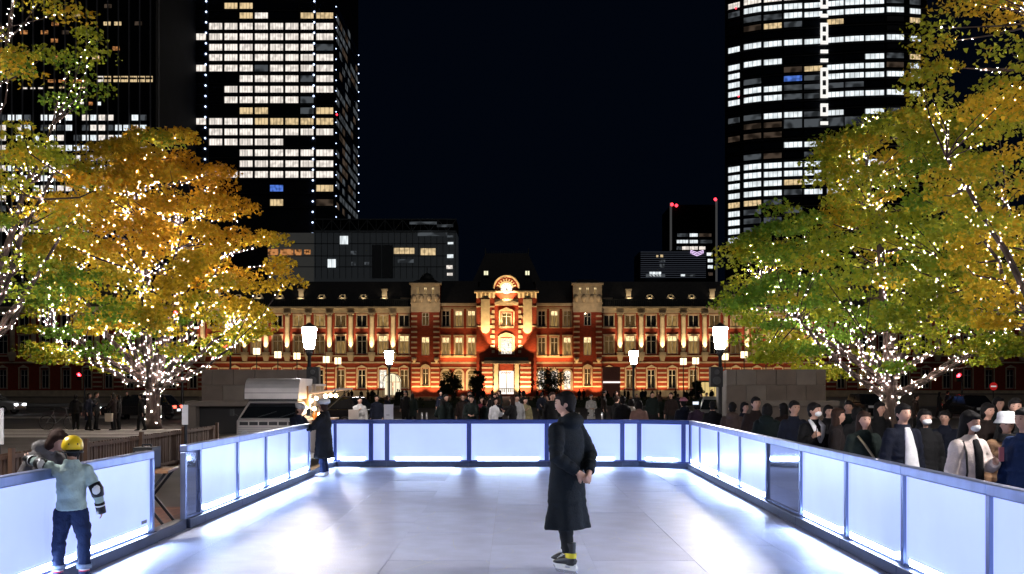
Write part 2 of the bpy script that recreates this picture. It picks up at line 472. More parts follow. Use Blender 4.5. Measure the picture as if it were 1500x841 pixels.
plm = MB().box(-.66,.66,-.72,.6,sz(520),sz(516)).mesh('pedestal', stone)
def stripes(x0, x1, y, yo, m=stone):
    """pale bands across a brick pier of the ground floor"""
    for p in gband[1:-1]:
        B('stone_band', x0, x1, y-.09, y+.05, sz(p+1.1), sz(p-1.1), m)
for m_ in (-1, 1):
    mp = (lambda p: p) if m_ < 0 else (lambda p: 1484-p)
    def X(p0, p1): a, b = sx(mp(p0)), sx(mp(p1)); return (min(a,b), max(a,b))
    # wing
    pitch = 30.95
    cols = [576-pitch*i for i in range(25)]
    x0, x1 = X(cols[-1]-20, 602.5)
    holes = []
    rnd = random.Random(5 if m_ < 0 else 9)
    for i, c in enumerate(cols):
        w = c+pitch/2+.4
        pw = mp(w)
        if m_ < 0: s3 = ['off','warm','off','dim','warm','warm'][i] if i < 6 else rnd.choice(['off','off'])
        else: s3 = ['off','dim','off','warm','off','dim'][i] if i < 6 else ('off' if i > 9 else rnd.choice(['warm','off']))
        if m_ < 0: s2 = ['on','on','off','half','dim','dim'][i] if i < 6 else ('off' if i > 9 else rnd.choice(['on','dim']))
        else: s2 = ['dim','on','off','on','on','off'][i] if i < 6 else ('off' if i > 9 else rnd.choice(['on','dim']))
        holes.append(window(pw, 15, 461.5, 478.5, s3, 'plain'))
        holes.append(window(pw, 14, 491.5, 518.5, s2))
        sg = 'off' if i > 9 and i != 12 else rnd.choice(['dim','off','dim']) if not (i == 1 and m_ < 0) else 'white'
        holes.append(window(pw, 11, 541.5, 569, sg))
        a, b = sx(pw)-8.2/S_, sx(pw)+8.2/S_
        B('window_sill', a-.15, b+.15, -.14, .05, sz(481), sz(479.3), stone)
        B('window_lintel', a-.05, b+.05, -.10, .05, sz(461.2), sz(459.6), stone)
        B('window_cornice', a-.1, b+.1, -.22, .05, sz(491.2), sz(489.6), stone)
        for q in (a-.0, b-.18):
            B('window_jamb', q, q+.18, -.07, .05, sz(519), sz(491.3), stone)
            B('window_jamb', q, q+.18, -.06, .05, sz(479.2), sz(461.3), stone)
        for q in (sx(pw)-7.6/S_, sx(pw)+5.9/S_):
            B('stone_jamb', q, q+1.7/S_, -.13, .05, sz(570), sz(539), stone)
        MB().prism([(sx(pw)-8.5/S_,sz(539)),(sx(pw)+8.5/S_,sz(539)),(sx(pw),sz(534.6))], -.2, .05).build('pediment', stone, st)
        # column
        cx = sx(mp(c))
        ob('column', colm, st, (cx,-.25,0)); ob('capital', capm, st, (cx,-.3,0)); ob('corbel', pedm, st, (cx,-.2,0)); ob('pedestal', plm, st, (cx,-.2,0))
        # ground pier stripes between the openings
        xa, xb = sx(mp(c))-6.6/S_, sx(mp(c))+6.6/S_
        if i < 15: stripes(xa, xb, 0, 0)
        B('dormer_hood', *( (sx(pw)-.95, sx(pw)+.95) if i not in (1,5,9) else (sx(pw)-.8, sx(pw)+.8)), 2.0, 4.5, sz(436.5), sz(434.6), stone)
        if i > 11: continue
        if i % 4 == 1:
            B('chimney', sx(pw)-.5, sx(pw)+.5, 2.4, 4.5, sz(434.5), sz(424), stone); B('chimney_cap', sx(pw)-.65, sx(pw)+.65, 2.25, 4.6, sz(424), sz(421.5), stone)
            spot(st, (sx(pw), 1.2, sz(438)), (sx(pw), 2.4, sz(428)), 120, 90, (1,.8,.5))
        elif i:
            spot(st, (sx(pw), 1.3, sz(438)), (sx(pw), 2.4, sz(433)), 45, 80, (1,.82,.5))
            MB().prism([(sx(pw)-.9,sz(434.5)),(sx(pw)+.9,sz(434.5)),(sx(pw)+.45,sz(430)),(sx(pw)-.45,sz(430))], 2.3, 4.5).build('dormer', stone, st)
            B('dormer_window', sx(pw)-.3, sx(pw)+.3, 2.24, 2.4, sz(434), sz(431.3), glass_d)
        if i < 10: spot(st, (cx,-2.3,sz(522)), (cx,-.1,sz(484)), 3400, 40, (1,.74,.40))
        if i < 9 or (m_ < 0 and i in (13,14)): spot(st, (cx, -3.0, .4), (cx, 0, 3.8), 1200, 72, (1,.64,.28))
    holes_wall('brick_wall', x0, x1, G0, sz(450), holes)
    B('cornice', x0, x1, -.75, .3, sz(452.3), sz(449.6), stone); B('frieze', x0, x1, -.3, .2, sz(458.4), sz(452.4), stone)
    B('string_course', x0, x1, -.28, .04, sz(522.5), sz(520.6), stone); B('string_course', x0, x1, -.32, .04, sz(532.2), sz(530), stone)
    B('plinth', x0, x1, -.25, .04, G0, sz(572), stone)
    # balustrade on the roof edge
    mb = MB().box(x0,x1,.3,.55,sz(439.5),sz(437.8)).box(x0,x1,.3,.55,sz(449.4),sz(447.8))
    q = x0
    while q < x1: mb.box(q,q+.16,.34,.5,sz(447.8),sz(439.5)); q += .42
    mb.build('balustrade', copper, st)
    MB().hexa([(x0,1.0,sz(449.4)),(x1,1.0,sz(449.4)),(x1,16,sz(449.4)),(x0,16,sz(449.4)),(x0,4.5,sz(409)),(x1,4.5,sz(409)),(x1,14,sz(409)),(x0,14,sz(409))]).build('wing_roof', slate, st)
    B('rear_wall', x0, x1, 15.5, 16, G0, sz(449.5), brick)
    strip(st, (m_*33, -13, .35), 34, .3, (R(180-52), 0, 0), 900, (1,.74,.44))
    # pavilion with the corner turret
    p0, p1 = X(603, 645); y = -1.2
    cxs = mp(624)
    hs = [window(cxs, 10.5, 458.5, 477.5, 'dim' if m_<0 else 'off', 'sash', y+.3), window(cxs, 11.5, 494, 521, 'on', 'sash', y+.3), window(cxs, 9, 540, 564, 'dim', 'sash', y+.3)]
    for q in (612.7, 623.8, 634.8): hs.append(window(mp(q), 4.6, 421.5, 432.5, 'on' if (q > 615 or m_>0) else 'warm', 'plain', y+.2))
    low = [h for h in hs if h[3] < sz(459) + .5 and h[3] < sz(457.5)]
    top = [h for h in hs if h not in low]
    holes_wall('brick_wall', p0, p1, G0, sz(458), low, y); holes_wall('stone_wall', p0, p1, sz(458), sz(416.6), top, y, m=stone)
    B('cornice', p0-.3, p1+.3, y-.35, y+1, sz(418), sz(415.6), stone)
    B('stone_band', p0-.12, p1+.12, y-.18, y+.1, sz(446), sz(444.2), stone)
    for q in (607.5, 618.2, 629.3, 640.5):
        c = sx(mp(q)); MB().lathe((c, y-.15, 0), [(.12,sz(443.8)),(.42,sz(440.5)),(.52,sz(437)),(.34,sz(433.5))], 10).build('corbel', stone, st, True)
    for q0, q1 in ((604, 611.6), (636.2, 644)):
        a, b = X(q0, q1)
        B('brick_pier', a, b, y-.55, y-.002, sz(524), sz(459), brick)
        for r in range(8): B('stone_band', a-.05, b+.05, y-.62, y+.05, sz(463+r*7.6+2.4), sz(463+r*7.6), stone)
        c = (a+b)/2; MB().lathe((c, y-.25, 0), [(.1,sz(532)),(.45,sz(528)),(.55,sz(524))], 10).build('corbel', stone, st, True)
    for p in gband[:-1]:
        a, b = X(604, 616); B('stone_band', a, b, y-.09, y+.05, sz(p+1.1), sz(p-1.1), stone)
        a, b = X(632, 644); B('stone_band', a, b, y-.09, y+.05, sz(p+1.1), sz(p-1.1), stone)
    c = sx(cxs)
    MB().prism([(c-1.05,sz(539.4)),(c+1.05,sz(539.4)),(c+.75,sz(536)),(c,sz(533.4)),(c-.75,sz(536))], y-.25, y+.05).build('pediment', stone, st)
    for q in (-.95, .72): B('stone_jamb', c+q, c+q+.23, y-.13, y+.05, sz(565.5), sz(539.4), stone)
    B('window_sill', c-1.05, c+1.05, y-.22, y+.05, sz(567), sz(565.5), stone)
    B('side_wall', p0, p0+.3, y+.002, 6, G0, sz(416.8), brick); B('side_wall', p1-.3, p1, y+.002, 6, G0, sz(416.8), brick)
    MB().hexa([(p0-.2,y-.1,sz(415.6)),(p1+.2,y-.1,sz(415.6)),(p1+.2,8,sz(415.6)),(p0-.2,8,sz(415.6)),(p0+1.2,y+2,sz(409)),(p1-1.2,y+2,sz(409)),(p1-1.2,7,sz(409)),(p0+1.2,7,sz(409))]).build('pavilion_roof', slate, st)
    if m_ < 0:
        MB().lathe((c, 2.6, 0), [(1.5,sz(409)),(1.5,sz(407)),(1.35,sz(404)),(1.0,sz(401)),(.5,sz(398.6)),(.1,sz(397.5)),(.07,sz(388))], 16).build('cupola', copper, st, True)
    spot(st, (sx(cxs), y-1.6, sz(529)), (sx(cxs), y, sz(500)), 60, 100)
    for q in (612, 636): spot(st, (sx(mp(q)), y-2.2, .4), (sx(mp(q)), y, 4), 1500, 100, (1,.58,.22))
    spot(st, (c, y-5.5, sz(456)), (c, y, sz(436)), 520, 130, (1,.74,.46))
    # inner bays, three windows a floor
    p0, p1 = X(645, 699)
    hs = []
    for j, q in enumerate((653, 672, 690.5)):
        q = mp(q)
        s3 = (['off','on','on'] if m_ < 0 else ['dim','on','off'])[j]; s2 = (['on','on','on'] if m_ < 0 else ['on','dim','dim'])[j]
        hs.append(window(q, 11, 455, 478.5, s3)); hs.append(window(q, 11, 494, 520, s2)); hs.append(window(q, 10.5, 548, 571, 'white' if m_ > 0 else 'warm', 'sash'))
        c = sx(q)
        for z0, z1, n_ in ((479.3, 455, 'a'), (520.8, 493, 'b')):
            for k in (-.98, .76): B('window_jamb', c+k, c+k+.22, -.1, .05, sz(z0), sz(z1), stone)
            B('window_lintel', c-1.05, c+1.05, -.16, .05, sz(z1), sz(z1-2.3), stone); B('window_sill', c-1.05, c+1.05, -.2, .05, sz(z0+1.4), sz(z0), stone)
        ring(c, sz(548.2), .74, 1.12, -.18, .1).build('arch', stone, st)
        MB().prism([(c+.73*math.cos(math.pi*i/10), sz(548.2)+.73*math.sin(math.pi*i/10)) for i in range(11)], -.02, .02).build('fanlight', w_white if m_>0 else w_warm, st)
        for k in (-1.12, .74): B('stone_jamb', c+k, c+k+.38, -.16, .05, sz(572), sz(548.2), stone)
        spot(st, (c, -3.2, .5), (c, 0, 4.2), 1000, 95, (1,.62,.27))
    holes_wall('brick_wall', p0, p1, G0, sz(446), hs)
    B('cornice', p0, p1, -.6, .3, sz(448.6), sz(444.4), stone); B('stone_band', p0, p1, -.2, .04, sz(452), sz(450.6), stone)
    B('string_course', p0, p1, -.26, .04, sz(523.6), sz(522.3), stone); B('string_course', p0, p1, -.36, .04, sz(533), sz(530.4), stone); B('stone_band', p0, p1, -.12, .04, sz(539.6), sz(538), stone)
    MB().hexa([(p0,.3,sz(444.3)),(p1,.3,sz(444.3)),(p1,16,sz(444.3)),(p0,16,sz(444.3)),(p0,4.5,sz(408)),(p1,4.5,sz(408)),(p1,14,sz(408)),(p0,14,sz(408))]).build('inner_roof', slate, st)
    strip(st, ((p0+p1)/2, -.9, sz(530)), 6.5, .12, (R(180-14),0,0), 330, (1,.52,.17))
# central block
yc = -2.4
p0, p1 = sx(699.5), sx(789.5-4.6)
p0, p1 = -5.95, 5.95
hs = [window(743-1, 14.5, 459, 478, 'warm', 'sash', yc+.75), window(743-1, 17, 496, 519.5, 'white', 'grid', yc+.75)]
en = (-1.55, 1.55, .55, sz(543))
recess = (-2.35, 2.35, sz(521), sz(449))
holes_wall('brick_wall', p0, p1, G0, sz(430), [recess, en], yc, .5)
holes_wall('brick_wall', recess[0], recess[1], recess[2], recess[3], hs, yc+.5, .4)
fm = MB().box(en[0],en[0]+.12,0,.15,en[2],en[3]).box(en[1]-.12,en[1],0,.15,en[2],en[3]).box(en[0]+.12,en[1]-.12,0,.15,en[3]-.15,en[3]).box(-.06,.06,.02,.13,en[2],en[3]-.15).build('entrance_frame', paintw, st, loc=(0,yc+.3,0))
MB().box(en[0]+.12,en[1]-.12,.08,.1,en[2],en[3]-.15).build('lit_glass', emat('entrance_light', (1,.9,.78), 1.5, False), fm)
red_l = mat('red_lettering', (.35,.02,.03), .5)
xx = -1.0
for w_ in (.36,.28,.34,.3,.34):
    o = MB().box(xx, xx+w_*.34, 0,.03, en[3]-.72, en[3]-.36).box(xx+w_*.34, xx+w_, 0,.03, en[3]-.46, en[3]-.36).build('lettering', red_l, fm); xx += w_+.08
for k in range(9): B('baluster', -1.5+k*.36, -1.5+k*.36+.16, yc-.9, yc-.74, .9, 1.6, stone)
B('balcony_rail', -1.6, 1.6, yc-.95, yc-.7, 1.6, 1.72, stone)
for q in (-1, 1):
    a, b = sorted((q*5.05, q*3.3))
    B('stone_pilaster', a, b, yc-.22, yc+.05, sz(483), sz(440), stone)
    c = (a+b)/2
    MB().prism([(c+.875*math.cos(math.pi+math.pi*i/10), sz(483)+.875*math.sin(math.pi+math.pi*i/10)) for i in range(11)], yc-.215, yc+.05).build('pilaster_foot', stone, st)
    # quoins
    for r in range(9):
        w_ = .85 if r % 2 else .55
        a, b = sorted((q*2.35, q*(2.35+w_))); B('quoin', a, b, yc-.16, yc+.05, sz(456+r*7.2+4.2), sz(456+r*7.2), stone)
    # brackets under the cornice
    for k in range(5):
        c2 = q*(5.8 - k*.82)
        MB().prism([(yc-.55, sz(431)), (yc, sz(431)), (yc, sz(438.5)), (yc-.15, sz(437.5))], c2-.16, c2+.16, 'x').build('bracket', stone, st)
    B('frieze', *sorted((q*5.95, q*2.2)), yc-.1, yc+.05, sz(438), sz(431), stone)
    MB().prism([(q*4.15,sz(439.5)),(q*4.15+.5,sz(436)),(q*4.15,sz(432.5)),(q*4.15-.5,sz(436))], yc-.3, yc-.2).build('shield', copper, st)
    for p in (450.6, 479): B('stone_band', *sorted((q*5.99, q*5.06)), yc-.12, yc+.05, sz(p+.9), sz(p-.9), stone); B('stone_band', *sorted((q*3.28, q*2.36)), yc-.12, yc+.05, sz(p+.9), sz(p-.9), stone)
    # entrance piers
    a, b = sorted((q*4.8, q*2.75))
    B('brick_pier', a, b, yc-1.3, yc-.01, 0, sz(532.5), brick)
    for p in gband[:-1]: B('stone_band', a-.05, b+.05, yc-1.38, yc-.012, sz(p+1.2), sz(p-1.2), stone)
    B('stone_pier', *sorted((q*2.7, q*1.62)), yc-.5, yc+.04, 0, sz(533), stone)
    spot(st, (q*4.2, yc-2.2, sz(520)), (q*4.2, yc, sz(455)), 9000, 34, (1,.68,.30))
    spot(st, (q*2.6, yc-2.2, sz(521)), (q*2.4, yc, sz(485)), 5000, 60, (1,.66,.29))
    spot(st, (q*5.2, yc-2.0, sz(522)), (q*5.2, yc, sz(500)), 700, 80, (1,.55,.2))
    spot(st, (q*3.6, yc-4.2, .4), (q*3.6, yc, 4), 5000, 80, (1,.64,.3))
B('side_wall', p0, p0+.3, yc+.002, 5, 0, sz(430), brick); B('side_wall', p1-.3, p1, yc+.002, 5, 0, sz(430), brick)
B('cornice', p0-.45, p1+.45, yc-.75, yc+.6, sz(430.6), sz(428.4), stone)
B('stone_panel', -2.3, 2.3, yc-.12, yc+.05, sz(449), sz(439.6), stone)
ring(0, sz(449)-4.0, 4.55, 5.1, yc-.32, yc+.05, R(62), R(118)).build('segment_arch', stone, st)
MB().prism([(-1.55,sz(457.2)),(1.55,sz(457.2)),(1.2,sz(455)),(0,sz(451.5)),(-1.2,sz(455))], yc+.2, yc+.52).build('pediment', stone, st)
B('window_sill', -1.5, 1.5, yc+.2, yc+.55, sz(481.5), sz(479), stone)
MB().prism([(-1.7,sz(494.5)),(1.7,sz(494.5)),(1.2,sz(491)),(.5,sz(489)),(0,sz(488)),(-.5,sz(489)),(-1.2,sz(491))], yc+.2, yc+.52).build('pediment', stone, st)
for k in (-1.62, 1.22): B('stone_jamb', k, k+.4, yc+.3, yc+.55, sz(520), sz(494.6), stone); B('stone_jamb', k+.1, k+.5-.1, yc+.3, yc+.55, sz(479), sz(457.3), stone)
B('canopy', -4.3, 4.3, yc-2.6, yc-.02, sz(529.5), sz(524.5), copper); B('canopy_edge', -4.4, 4.4, yc-2.7, yc-.01, sz(533.6), sz(529.6), stone)
# clock gable
zc = sz(424.5)
MB().prism(arch_poly(0, sz(430), 2.35, zc), yc-.1, yc+1.2).build('gable', brick, st)
ring(0, zc, 2.3, 2.62, yc-.5, yc+1.3).build('gable_cornice', stone, st)
ring(0, zc, 1.15, 1.45, yc-.25, yc).build('clock_surround', stone, st)
for k in range(11):
    a = math.pi*(k)/10; MB().bar((1.48*math.cos(a), yc-.15, zc+1.48*math.sin(a)), (1.95*math.cos(a), yc-.15, zc+1.95*math.sin(a)), .24, .22, (0,1,0)).build('voussoir', stone, st)
B('clock_base', -2.0, 2.0, yc-.3, yc-.1, sz(430), zc-1.2 if zc-1.2 > sz(430) else sz(428), stone)
ck = MB().prism([(1.12*math.cos(2*math.pi*i/24), zc+1.12*math.sin(2*math.pi*i/24)) for i in range(24)], yc-.2, yc-.12).build('clock_face', emat('clock_glow', (1,.93,.78), 1.4, False), st)
for k in range(12):
    a = 2*math.pi*k/12; MB().bar((.8*math.cos(a), yc-.22, zc+.8*math.sin(a)), (1.0*math.cos(a), yc-.22, zc+1.0*math.sin(a)), .1, .03, (0,1,0)).build('hour_mark', copper, ck)
MB().bar((0,yc-.24,zc),(.25,yc-.24,zc-.5),.13,.03,(0,1,0)).build('clock_hand', copper, ck); MB().bar((0,yc-.26,zc),(.0,yc-.26,zc-.85),.09,.03,(0,1,0)).build('clock_hand', copper, ck)
spot(st, (0, yc-2.4, sz(447)), (0, yc, zc), 5200, 80, (1,.66,.3))
spot(st, (0, yc-2.2, sz(521)), (0, yc+.4, sz(497)), 3600, 90, (1,.64,.28))
spot(st, (0, yc-1.2, sz(483)), (0, yc+.4, sz(462)), 2600, 90, (1,.62,.26))
MB().hexa([(p0,yc+.6,sz(428.4)),(p1,yc+.6,sz(428.4)),(p1,12,sz(428.4)),(p0,12,sz(428.4)),(p0+1,3,sz(405)),(p1-1,3,sz(405)),(p1-1,11,sz(405)),(p0+1,11,sz(405))]).build('centre_roof', slate, st)
# big hipped roof behind, two lit dormers and iron cresting
MB().hexa([(-7.2,8,sz(407)),(7.2,8,sz(407)),(7.2,24,sz(407)),(-7.2,24,sz(407)),(-4.6,12,sz(360)),(4.6,12,sz(360)),(4.6,20,sz(360)),(-4.6,20,sz(360))]).build('hipped_roof', slate, st)
cr = MB().box(-4.6,4.6,12,12.1,sz(360),sz(359)).box(-4.7,-4.5,11.9,12.1,sz(360),sz(351)).box(4.5,4.7,11.9,12.1,sz(360),sz(351))
for k in range(24): cr.box(-4.5+k*.39,-4.5+k*.39+.08,12.02,12.08,sz(359),sz(355))
cr.build('roof_cresting', copper, st)
for q in (-1, 1):
    c = q*4.3; d = MB().box(c-.6,c+.6,7.0,11,sz(398.5),sz(389.5)).build('dormer', slate, st)
    for k in (-.42, .06): MB().box(c+k,c+k+.36,6.9,7.0-.002,sz(397),sz(391)).build('pane', emat('dormer_light', (1,.95,.62), 1.1, False), d)
# arched glass canopy over the north entrance, lit from inside
cv = thing('entrance_canopy', 'glowing arched glass canopy over a station side door', 'canopy', (sx(579)+(742-750)/S_, YST-6, GZ+.1))
ribm = mat('canopy_rib', (.06,.06,.06), .4, .6)
glow = emat('canopy_light', (1,.86,.58), 1.15, False)
wv = 12.2/S_
for k in range(5):
    x = -wv+2*wv*k/4; MB().box(x-.05,x+.05,-.05,.05,0,sz(560)-.1 if k in (0,4) else sz(551)).build('post', ribm, cv)
ring(0, sz(560), wv-.12, wv, -.1, .1).build('arch_rib', ribm, cv); ring(0, sz(560), wv-.12, wv, 2.9, 3.1).build('arch_rib', ribm, cv)
MB().prism([(wv*.95*math.cos(math.pi*i/12), sz(560)+wv*.95*math.sin(math.pi*i/12)) for i in range(13)] , 2.0, 2.05).build('glass_gable', glow, cv)
MB().box(-wv*.93, -.1, 2.0, 2.06, .3, sz(561)).box(.1, wv*.93, 2.0, 2.06, .3, sz(561)).build('lit_doorway', glow, cv)
kio = thing('lit_kiosk', 'small glowing yellow glass shelter before the right station wing', 'shelter', (PX(1040,150), 150, GZ+.1))
yel = emat('kiosk_light', (1,.72,.28), .75, False); 
MB().box(-1.6,1.6,0,2.2,0,.4).build('base', stone, kio)
for k in range(4): MB().box(-1.5+k*.76,-1.5+k*.76+.7,.05,.1,.4,2.6).build('lit_glass', yel, kio)
for k in range(5): MB().box(-1.56+k*.76,-1.5+k*.76,0,.12,.4,2.6).build('mullion', ribm, kio)
MB().box(-1.9,1.9,-.4,2.4,2.6,2.85).build('roof', ribm, kio)
sg = thing('construction_hoarding', 'pinkish lit hoarding box against the right station wing', 'hoarding', (PX(896,180), 180, GZ+.1))
MB().box(-1.6,1.6,0,1.6,0,5.6).build('box', mat('hoarding_pink', (.55,.22,.16), .7, var=.1), sg); MB().box(-1.6,1.6,-.05,-.003,2.6,2.9).build('lit_sign', emat('sign_white', (1,.95,.9), 1.2, False), sg)
# ---------------------------------------------------------------- office towers behind the station
curt = mat('dark_curtain_wall', (.010,.012,.018), .7, 0, var=.3, scale=.2, spec=.15)
curt2 = mat('black_curtain_wall', (.006,.007,.010), .8, 0, var=.3, scale=.2, spec=.1)
mull = mat('tower_mullion', (.03,.032,.04), .4, .4)
l_white = lit_window('office_white', (1,.91,.82), 1.12, cell=(2.2,1,.9), dim=.62, bars=5)
l_cool = lit_window('office_cool', (.9,.97,1), 1.15, cell=(1.6,1,.4), dim=.66, bars=4)
l_warm = lit_window('office_warm', (1,.74,.40), .85, cell=(3,1,1), dim=.6, bars=4)
l_dim = lit_window('office_dim', (.8,.9,1), .085, cell=(1.6,1,.6), dim=.25)
l_dimw = lit_window('office_dim_warm', (1,.7,.5), .06, cell=(1.6,1,.6), dim=.25)
l_orange = lit_window('hotel_orange', (1,.42,.14), .55, cell=(2,1,1.5), dim=.15)
l_blue = lit_window('office_blue', (.12,.28,1), .75, cell=(3,1,1), dim=.4)
l_dark = mat('unlit_office_glass', (.012,.014,.02), .1, spec=.8)
lmap = {'1': l_white, 'c': l_cool, 'w': l_warm, 'd': l_dim, 'e': l_dimw, 'o': l_orange, 'b': l_blue, '0': l_dark}
glint = emat('column_light', (.55,.68,1), 3.5, False)
red_l2 = emat('aviation_red', (1,.03,.05), 5, False)
unit_win = {}
def tower_window(t, x, z, w, h, code, y=-.12, rz=0, frame=2):
    k = (round(w,1), round(h,1), frame)
    if k not in unit_win:
        unit_win[k] = (MB().box(-k[0]/2, k[0]/2, -.03, .03, -k[1]/2, k[1]/2).mesh('window', l_white), None)
    o = ob('window', unit_win[k][0], t, (x, y, z), (0,0,rz), m=lmap[code])
    return o
YT = 350.0; sT = F/YT
# left lit tower
xl, xr = PX(272, YT), PX(492, YT)
tw1 = thing('office_tower', 'tall office tower with rows of white lit windows and dotted light columns', 'tower', ((xl+xr)/2, YT, GZ))
o0 = (xl+xr)/2
TOP = 175
MB().box(xl-o0, xr-o0, 0, 51, 0, TOP).build('body', curt, tw1)
cols = [(277,302)] + [(306.4+22.3*i, 325.6+22.3*i) for i in range(7)] + [(463,488)]
rows = [8.7,23,38.7,54,69.5,84.4,100,115.4,131,146.4,162.4,178,193.4,208.2,224,240,255.7,275.9,296.8]
pat = ["000w00000".replace('w','1'),"000w100ww","011111111","111111111","011111111","011111111","111111111","0001111d1","001111111","00111110d".replace('0d','d0'),"000110001","1111wwwww","011111111","011111000","000111111","000111111","111111111","00000b00w","00000w00e"]
pat[0] = "00ww00000"; pat[6] = "1111d1111"; pat[4] = "01111111d"; pat[10] = "000ww00dw"
for r, p in zip(rows, pat):
    for (a, b), c in zip(cols, p):
        if c == '0' and (r > 270): continue
        h = 9.3/sT if r > 30 else 8.4/sT
        tower_window(tw1, PX((a+b)/2, YT)-o0, PZ(r, YT)-GZ, (b-a)/sT, h, c)
for i in range(len(rows)):                                     # windows of the floors above the frame
    z = PZ(8.7-15.4*(i+1), YT)-GZ
    if z > TOP-4: break
    for q, (a, b) in enumerate(cols):
        if rng.random() < .4: tower_window(tw1, PX((a+b)/2, YT)-o0, z, (b-a)/sT, 9/sT, '1')
# storey bands and mullions standing proud of the glass
for r in rows: MB().box(xl-o0-.05, xr-o0+.05, -.28, -.002, PZ(r+7.9,YT)-GZ, PZ(r+6.6,YT)-GZ).build('storey_band', mull, tw1)
for px in (304, 461.5):
    MB().box(PX(px,YT)-o0-.45, PX(px,YT)-o0+.45, -.5, -.003, 40, TOP).build('mullion', mull, tw1)
gm = MB().ball((0,0,0), .34, 8, 6).mesh('column_lamp', glint, True)
for i in range(27):
    py = 3 + 15.4*i
    for px in (303-.008*py, 461-.008*py): ob('column_lamp', gm, tw1, (PX(px,YT)-o0, -.7, PZ(py,YT)-GZ))
    if i < 24:
        ob('column_lamp', gm, tw1, (xr-o0+.1, -.1, PZ(py+7,YT)-GZ), scale=(.62,)*3); ob('column_lamp', gm, tw1, (xr-o0+.1, 51.1, PZ(py+7,YT)-GZ), scale=(.75,)*3)
# receding side: dim floors
swm = MB().box(-.03,.03,-2.6,2.6,-1.1,1.1).mesh('side_window', l_dim)
for i in range(20):
    for k in range(8):
        z = PZ(8.7+15.3*i, YT)-GZ
        c = rng.choice(['d','0','e','0','d'])
        ob('side_window', swm, tw1, (xr-o0+.06, 3.6+k*6.2, z), m=lmap[c])
ob('aviation_lamp', MB().ball((0,0,0), .35, 8, 6).mesh('aviation_lamp', red_l2), tw1, (xr-o0+.4, -.2, PZ(168,YT)-GZ))

# far left dark tower
YD = 310.0; sD = F/YD
xl, xr = PX(-70, YD), PX(228, YD); o0 = (xl+xr)/2
finm = mat('tower_fin', (.22,.23,.26), .6)
tw2 = thing('dark_tower', 'dark hotel tower with scattered orange windows behind the left-hand trees', 'tower', (o0, YD, GZ))
MB().box(xl-o0, xr-o0, 0, 60, 0, 168).build('body', curt2, tw2)
xe = PX(272, YD+40)-o0
MB().prism([(xr-o0,0.5),(xe,40),(xe-4,60),(xr-o0-2,59.5)], 0, 166, 'z').build('side_wing', curt2, tw2)
for i in range(20):
    px = -60+15.6*i
    if px < 225: MB().box(PX(px,YD)-o0-.16, PX(px,YD)-o0+.16, -.5, -.002, 30, 168).build('fin', finm, tw2)
for i in range(8):
    t = (i+.5)/8; x, y = (xr-o0)*(1-t)+xe*t, .5*(1-t)+40*t
    MB().bar((x+.1,y-.2,30),(x+.1,y-.2,166),.4,.4,(0,1,0)).build('fin', finm, tw2)
for zx, zy, c in [(430,82,'w'),(605,35,'e'),(310,135,'o'),(600,133,'w'),(660,133,'w'),(775,132,'e'),(250,182,'o'),(367,182,'e'),(135,182,'o'),(305,228,'o'),(540,228,'e'),(650,272,'o'),(245,275,'e'),(303,322,'o'),(537,322,'w')]:
    tower_window(tw2, PX(zx/3.822,YD)-o0, PZ(zy/3.822,YD)-GZ, 10.5/sD, 5.6/sD, c)
for zx in (560,603,655,698,748,792,836): tower_window(tw2, PX(zx/3.822,YD)-o0, PZ(116,YD)-GZ, 10/sD, 8.5/sD, '1' if zx < 580 else 'w'); MB().box(PX(zx/3.822,YD)-o0-4.8/sD, PX(zx/3.822,YD)-o0+4.8/sD, -.6, -.2, PZ(116.6,YD)-GZ, PZ(114.2,YD)-GZ).build('spandrel', curt2, tw2)
for zx in (290,350,415,460): tower_window(tw2, PX(zx/3.822,YD)-o0, PZ(119,YD)-GZ, 11/sD, 4/sD, 'o'); tower_window(tw2, PX(zx/3.822,YD)-o0, PZ(128.5,YD)-GZ, 9/sD, 2.4/sD, 'w')
for zx in (140,185,228): tower_window(tw2, PX(zx/3.822,YD)-o0, PZ(129.5,YD)-GZ, 7/sD, 2.4/sD, '1')
for px, c in ((120,'1'),(133,'o'),(145,'c')): tower_window(tw2, PX(px,YD)-o0, PZ(152,YD)-GZ, 6/sD, 5/sD, c)
for j in range(12):
    py = 172.5+14.8*j
    for i in range(21):
        if rng.random() < (.5 if j == 0 else .72):
            tower_window(tw2, PX(-20+12.1*i,YD)-o0, PZ(py,YD)-GZ, 9.4/sD, 8/sD, rng.choice(['c','c','1','1','d']))

# low glass hall joined to the lit tower
YH = 330.0; sH = F/YH
xl, xr = PX(392,YH), PX(668,YH); o0 = (xl+xr)/2
hall = thing('glass_hall', 'low grey glass building with a roof truss beside the lit tower', 'building', (o0, YH, GZ))
hz = lambda p: PZ(p,YH)-GZ
hx = lambda p: PX(p,YH)-o0
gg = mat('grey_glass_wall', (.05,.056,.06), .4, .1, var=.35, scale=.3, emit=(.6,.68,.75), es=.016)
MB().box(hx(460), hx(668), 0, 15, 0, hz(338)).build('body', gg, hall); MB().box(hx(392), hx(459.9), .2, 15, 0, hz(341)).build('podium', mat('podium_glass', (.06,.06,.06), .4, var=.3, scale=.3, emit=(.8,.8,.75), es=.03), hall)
MB().box(hx(460), hx(668), 1.5, 15, hz(337.9), hz(321)).build('roof_plant', curt2, hall)
tr = MB().box(hx(460), hx(669), -.3, .3, hz(322), hz(320.5)).box(hx(455), hx(669), -.5, .0-.002, hz(341), hz(339))
n = 16
